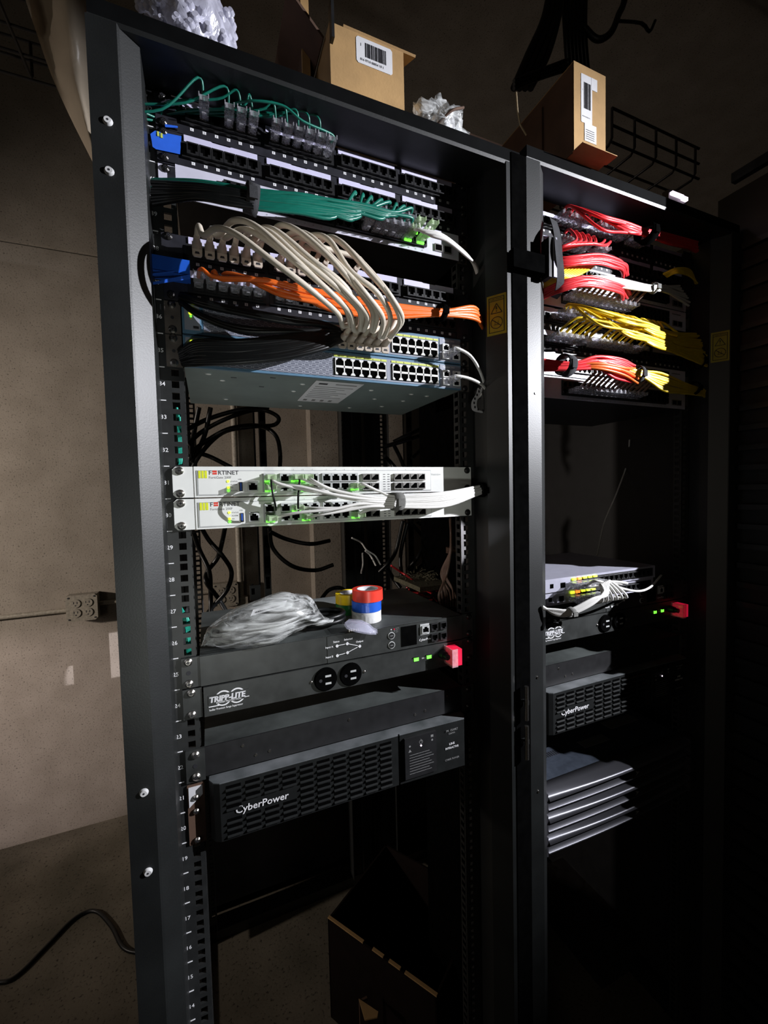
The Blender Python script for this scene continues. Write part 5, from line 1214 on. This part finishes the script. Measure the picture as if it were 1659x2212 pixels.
# ------------------------------------------------------------------ on top of the racks
TZ = ZT+.024
def open_box(name, label, x0, x1, y0, y1, z0, z1, m='kraft', th=.004):
    R = thing(name, label, 'cardboard box', ((x0+x1)/2, (y0+y1)/2, z0))
    for nm, a in (('bottom', (x0, x1, y0, y1, z0, z0+th)), ('left_side', (x0, x0+th, y0, y1, z0+th, z1)), ('right_side', (x1-th, x1, y0, y1, z0+th, z1)), ('back_side', (x0+th, x1-th, y1-th, y1, z0+th, z1)), ('front_side', (x0+th, x1-th, y0, y0+th, z0+th, z1))):
        part(nm, MB().box(*a, m), R)
    return R
# box 1: open carton above the left rack, front edge over the beam
x0, x1 = at(716, 148, -.062).x, at(876, 214, -.062).x
yb = -.058; zb0, zb1 = TZ+.001, at(722, 50, yb).z
bx = open_box('cardboard_box', 'open cardboard carton with barcode label on the left rack', x0, x1, yb, .22, zb0, zb1)
b = MB(); b.prism([(yb, zb1), (yb-.002, zb1+.002), (.06, zb1+.07), (.062, zb1+.066)], 'x', x0+.02, x1+.02, 'kraft'); part('top_flap', b, bx)
b = MB(); b.prism([(x0-.002, zb1-.002), (x0-.05, zb1+.045), (x0-.053, zb1+.043), (x0-.004, zb1-.005)], 'y', yb+.02, .2, 'kraftd'); part('side_flap', b, bx)
def barcode(x0, z0, w, h, y, rows=True, seed=1):
    ts = min(h*.16, w*.115)
    b = MB(); c = w*.05; b.prism([(x0+c, z0), (x0+w-c, z0), (x0+w, z0+c), (x0+w, z0+h-c), (x0+w-c, z0+h), (x0+c, z0+h), (x0, z0+h-c), (x0, z0+c)][::-1], 'y', y-.0006, y, 'paper')
    rnd = random.Random(seed); x = x0+w*.24
    while x < x0+w*.82:
        ww = rnd.choice((.0006, .0009, .0014)); b.box(x, x+ww, y-.0009, y-.0006, z0+h*.30, z0+h*.84, 'ink'); x += ww+rnd.choice((.0006, .0010))
    text(b, '816 9710 00054 10 1', x0+w*.10, z0+h*.12, ts*.82, y-.0008, 'ink', .9); text(b, '1', x0+w*.10, z0+h*.66, ts, y-.0008, 'ink'); return b
la = at(770, 132, yb); lb2 = at(841, 105, yb)
part('barcode_label', barcode(la.x, la.z-.001, .056, .036, yb, seed=3), bx, 'white barcode label')
# tall shadowed carton left of it
x2 = at(648, 130, .02).x
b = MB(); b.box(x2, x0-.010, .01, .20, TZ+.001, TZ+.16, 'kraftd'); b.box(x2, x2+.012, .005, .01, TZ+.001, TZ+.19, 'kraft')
tag(part('cardboard_box', b), 'narrow shadowed carton standing left of the open carton', 'cardboard box')
b = MB(); p = at(714, 60, -.05); b.box(p.x-.004, p.x, -.068, -.0545, p.z-.03, p.z+.02, 'black'); tag(part('plastic_clip', b), 'small black clip at the left edge of the open carton', 'clip')
# box 2: long carton on the right rack
BY = -.088; BZ = TZ+.019
x3, x4 = at(1240, 320, BY).x, at(1308, 350, BY).x
zt2 = at(1300, 165, BY).z
R = open_box('cardboard_box', 'upright cardboard carton with shipping labels on the right rack', x3, x4, BY, .26, BZ, zt2)
part('lid', MB().box(x3, x4, BY, .26, zt2, zt2+.003, 'kraft'), R); part('shaded_side', MB().box(x3-.0012, x3-.0002, BY+.001, .26, BZ, zt2, 'kraftd'), R)  # darker sheet laid on the carton's left side, shade put into its colour
b = barcode(x3+.016, BZ+.055, .026, .080, BY, seed=8); b.box(x3+.024, x3+.052, BY-.0008, BY, BZ+.026, BZ+.056, 'paper'); b.box(x3+.040, x3+.054, BY-.0008, BY, BZ+.115, BZ+.135, 'paper')
for k in range(5): b.box(x3+.027, x3+.047, BY-.0011, BY-.0008, BZ+.030+k*.0036, BZ+.0308+k*.0036, 'ink')
part('shipping_labels', b, R, 'white barcode and address labels')
b = MB(); b.box(x3-.004, x4+.002, BY-.022, BY, BZ-.0015, BZ-.0003, 'kraft'); part('bottom_flap', b, R)
x5 = at(1130, 300, .05).x
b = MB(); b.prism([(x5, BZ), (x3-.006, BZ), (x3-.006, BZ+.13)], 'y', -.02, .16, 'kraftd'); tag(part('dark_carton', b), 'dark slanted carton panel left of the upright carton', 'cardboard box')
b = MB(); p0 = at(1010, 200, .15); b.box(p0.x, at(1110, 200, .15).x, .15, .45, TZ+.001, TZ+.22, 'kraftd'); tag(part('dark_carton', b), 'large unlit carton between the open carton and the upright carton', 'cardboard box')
b = MB(); p0 = at(520, 100, .1); b.box(p0.x, at(620, 100, .1).x, .12, .40, TZ+.001, TZ+.17, 'black'); b.box(p0.x+.01, p0.x+.05, .115, .12, TZ+.02, TZ+.10, 'matte'); tag(part('equipment_case', b), 'black equipment case in the dark behind the bubble wrap', 'case')
# bubble wrap at the left
bcn = at(405, 10, -.03)
b = bag('bubble_wrap', '', '', (bcn.x, .02, TZ+.062), (.062, .075, .060), 'bubble', 3.3, .22)
rnd = random.Random(4)
for k in range(70):
    a = rnd.uniform(-2.9, -.2); h = rnd.uniform(-.9, .8); q_ = Vector((bcn.x+.060*math.cos(a), .02+.072*math.sin(a), TZ+.062+.055*h)); b.cyl((q_.x, q_.z), .0062, 'y', q_.y, q_.y-.005, 'bubble', 10, .003)
tag(part('bubble_wrap', b), 'crumpled bubble wrap on top of the left rack', 'packaging')
# small parts bag
bcn = at(945, 190, -.02); R = thing('parts_bag', 'clear plastic bag of small parts slumped on the left rack top', 'plastic bag', (bcn.x, 0, TZ))
b = bag('', '', '', (bcn.x+.004, -.005, TZ+.045), (.050, .040, .044), 'bag', 8.1, .5); part('bag_film', b, R)
b = bag('', '', '', (bcn.x+.020, -.012, TZ+.034), (.020, .018, .033), 'paper', 2.2, .6, 20, 10); p = at(985, 215, -.04); part('white_insert', b, R, 'white printed insert')
b = MB(); b.tube(cr([(bcn.x-.015, -.03, TZ+.03), (bcn.x+.005, -.052, TZ+.045), (bcn.x+.030, -.050, TZ+.060)], 5), .002, 'kraftd'); part('brown_strap', b, R)
# beige clay lump at the joint
b = bag('', '', '', (at(1125, 292, -.04).x, -.03, TZ+.014), (.022, .020, .013), 'wood', 5.5, .5, 24, 12); b.merge(bag('', '', '', (at(1170, 305, -.04).x, -.03, TZ+.010), (.035, .014, .009), 'wood', 6.5, .4, 24, 12))
tag(part('foam_scrap', b), 'pale lumpy scrap lying where the two rack tops meet', 'scrap')
b = MB(); b.tube([at(1115, 200, -.03), at(1118, 240, -.03), at(1124, 270, -.03), at(1137, 292, -.03)], .0016, 'wood', 6); tag(part('stick', b), 'thin pale stick leaning above the lumpy scrap', 'stick')
# black cable trunk and loop overhead
for j in range(6): cord('overhead_cable', 'thick black cable in the trunk rising behind the right rack top', 'cable', 'overhead trunk cables', [at(1235+j*9, 260, .45), at(1228+j*8, 150, .42), at(1222+j*8, 60, .40), at(1215+j*10, -80, .40), Vector((at(1215+j*10, -80, .40).x, .40, 3.30))], .009, 'bcable', [], 5, 8)
cord('overhead_cable', 'thick black overhead cable swinging right in a loop', 'cable', None, [at(1262, 60, .4), at(1290, 85, .38), at(1318, 72, .36), at(1335, 35, .36), at(1352, -30, .36), Vector((at(1352, -30, .36).x, .36, 3.30))], .010, 'bcable', [], 6, 8)
cord('overhead_cable', 'thin bent black bracket end beside the overhead loop', 'cable', None, [at(1330, 45, .36), at(1385, 50, .36), at(1403, 68, .36), at(1415, 45, .36)], .005, 'bcable', [], 3, 6)
for j in range(4): cord('overhead_cable', 'black cable dropping diagonally behind the open carton', 'cable', 'diagonal overhead cables', [at(1110+j*12, 190, .35), at(1140+j*14, 120, .35), at(1175+j*10, 40, .35), at(1195+j*8, -60, .35)], .010, 'bcable', [], 5, 8)
for j in range(3): cord('overhead_cable', 'black cable slanting across the wire tray', 'cable', 'slanting overhead cables', [at(1110, 175+j*8, .28), at(1160, 155+j*8, .28), at(1225, 130+j*10, .28)], .005, 'bcable', [], 4, 6)
# sloping runway beam at the far right
RW = thing('cable_runway', 'black overhead cable ladder running forward at the upper right', 'cable ladder', (2.15, -.3, 2.60))
for x_ in (2.0, 2.35): part('side_rail', MB().box(x_, x_+.03, -1.6, .52, 2.672, 2.712, 'frame_in'), RW)
for k in range(8): part('rung', MB().box(2.03, 2.35, -1.5+k*.26, -1.475+k*.26, 2.68, 2.70, 'frame_in'), RW)
part('hanging_panel', MB().box(2.0, 2.012, -1.6, .52, 2.30, 2.625, 'frame_in'), RW)
for y_ in (-1.3, .3):
    part('hanger_rod', MB().cyl((2.015, y_), .006, 'z', 2.625, 3.30, 'frame_in', 8), RW); part('hanger_rod', MB().cyl((2.365, y_), .006, 'z', 2.712, 3.30, 'frame_in', 8), RW)
# small violet lamp
p = at(1468, 423, -.03); R = thing('indicator_lamp', 'small glowing violet-white lamp on the right rack top', 'lamp', (p.x, -.03, p.z-.01))
b = MB(); b.box(p.x-.026, p.x+.012, -.032, -.026, p.z-.0022, p.z+.0034, 'violet'); b.box(p.x+.010, p.x+.026, -.032, -.026, p.z-.0050, p.z+.0020, 'violet'); part('lit_tube', b, R)
b = MB(); b.box(p.x-.030, p.x+.030, -.026, -.012, p.z-.010, p.z+.010, 'black'); part('housing', b, R)
b = MB(); b.box(p.x-.004, p.x+.004, -.020, -.010, ZT+.02 if p.z > ZT+.02 else p.z, max(p.z, ZT+.021), 'black'); part('stem', b, R)

# hanging plastic sheet at the upper left
N, K = 26, 14; b = MB(); vs = []
left = [(45, -30), (75, 60), (110, 160), (150, 250), (190, 330), (206, 362)]; L_ = cr([(u_, v_, 0) for u_, v_ in left], 8)
for i in range(N+1):
    s = i/N; a = L_[int(s*(len(L_)-1))]; ur = 215+20*s
    for k in range(K+1):
        t = k/K; u_ = a.x+(ur-a.x)*t; p = at(u_, a.y+8*t, .45+.035*math.sin(t*7+s*3)+.02*noise.noise(Vector((t*3, s*6, 0)))); vs.append(p)
W_ = K+1; fs = [(i*W_+k, (i+1)*W_+k, (i+1)*W_+k+1, i*W_+k+1) for i in range(N) for k in range(K)]
b.add(vs, fs, 'sheet', True); b.add([v+Vector((.001, .003, 0)) for v in vs], [f[::-1] for f in fs], 'sheet', True)
tag(part('plastic_sheet', b), 'tan translucent plastic sheet hanging left of the left rack', 'plastic sheet')

# ------------------------------------------------------------------ floor items
cord('floor_cable', 'black cable lying on the concrete floor at the left', 'cable', None, [tuple(atz(u_, v_, FZ+.006)) for u_, v_ in ((-60, 2110), (0, 2122), (40, 2105), (100, 2045), (160, 1985), (205, 1968), (240, 2000), (265, 2045), (300, 2058), (360, 2060))], .006, 'bcable', [], 6, 8)
# black block added behind the left rack to keep wall and floor dark
R = thing('dark_backing_block', 'low black cabinet on the floor behind the left rack', 'cabinet', (.35, 1.05, FZ))
part('body', MB().box(-.39, 1.10, .85, 1.25, FZ, .70, 'matte'), R)
for k in range(2): part('door', MB().box(-.38+k*.74, .34+k*.75, .838, .849, FZ+.03, .69, 'frame_in'), R)
# open carton on the floor behind/under the left rack
q = [atz(708, 1984, .20), atz(943, 2155, .20)]
cA = Vector((q[0].x, q[0].y, .20)); cB = Vector((q[1].x, q[1].y, .20)); d = (cB-cA).normalized(); nrm = Vector((-d.y, d.x, 0))
if nrm.y < 0: nrm = -nrm
R = thing('floor_carton', 'open cardboard carton on the floor inside the left rack base', 'cardboard box', (cA.x, cA.y, FZ))
def wallbox(a, c, th, z0, z1, m, nm, lab_=None):
    dd = (c-a).normalized(); nn = Vector((-dd.y, dd.x, 0))*th; b = MB()
    vs = [(p.x, p.y, zz) for zz in (z0, z1) for p in (a, c, c+nn, a+nn)]
    b.add(vs, [(3, 2, 1, 0), (4, 5, 6, 7), (0, 1, 5, 4), (1, 2, 6, 5), (2, 3, 7, 6), (3, 0, 4, 7)], m); return part(nm, b, R, lab_)
cC, cD = cB+nrm*.28, cA+nrm*.28
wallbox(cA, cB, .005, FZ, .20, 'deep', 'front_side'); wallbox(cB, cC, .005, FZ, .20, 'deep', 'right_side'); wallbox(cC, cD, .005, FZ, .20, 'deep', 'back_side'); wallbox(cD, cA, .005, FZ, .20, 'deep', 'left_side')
for t0, t1 in ((0, .36), (.45, .55), (.60, .70), (.74, 1.0)): wallbox(cA.lerp(cB, t0), cA.lerp(cB, t1), .007, .2002, .2035, 'kraft', 'raw_edge', 'pale raw cardboard edge')
pf = [atz(775, 2157, .12), atz(817, 2185, .12), atz(815, 2197, .12), atz(788, 2203, .12)]
b = MB(); n = len(pf); b.add([(p.x, p.y, p.z) for p in pf]+[(p.x, p.y, p.z-.003) for p in pf], [tuple(range(n)), tuple(range(n, 2*n))[::-1]]+[(i, n+i, n+(i+1) % n, (i+1) % n) for i in range(n)], 'kraft')
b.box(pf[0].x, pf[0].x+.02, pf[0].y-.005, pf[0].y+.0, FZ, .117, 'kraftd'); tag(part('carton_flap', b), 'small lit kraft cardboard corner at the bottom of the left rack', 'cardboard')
# wrapped carton at the bottom right
c0 = atz(1300, 2080, .0); b = MB(); xw = c0.x; yw = c0.y
b.box(xw, xw+.30, yw, yw+.30, FZ, .0, 'deep'); R = thing('wrapped_carton', 'carton in shiny clear wrap on the floor at the lower right', 'cardboard box', (xw+.17, yw+.15, FZ))
part('carton', b, R)
b = MB(); b.box(xw-.004, xw+.304, yw-.004, yw+.304, FZ+.001, .004, 'dimwrap'); part('clear_wrap', b, R)
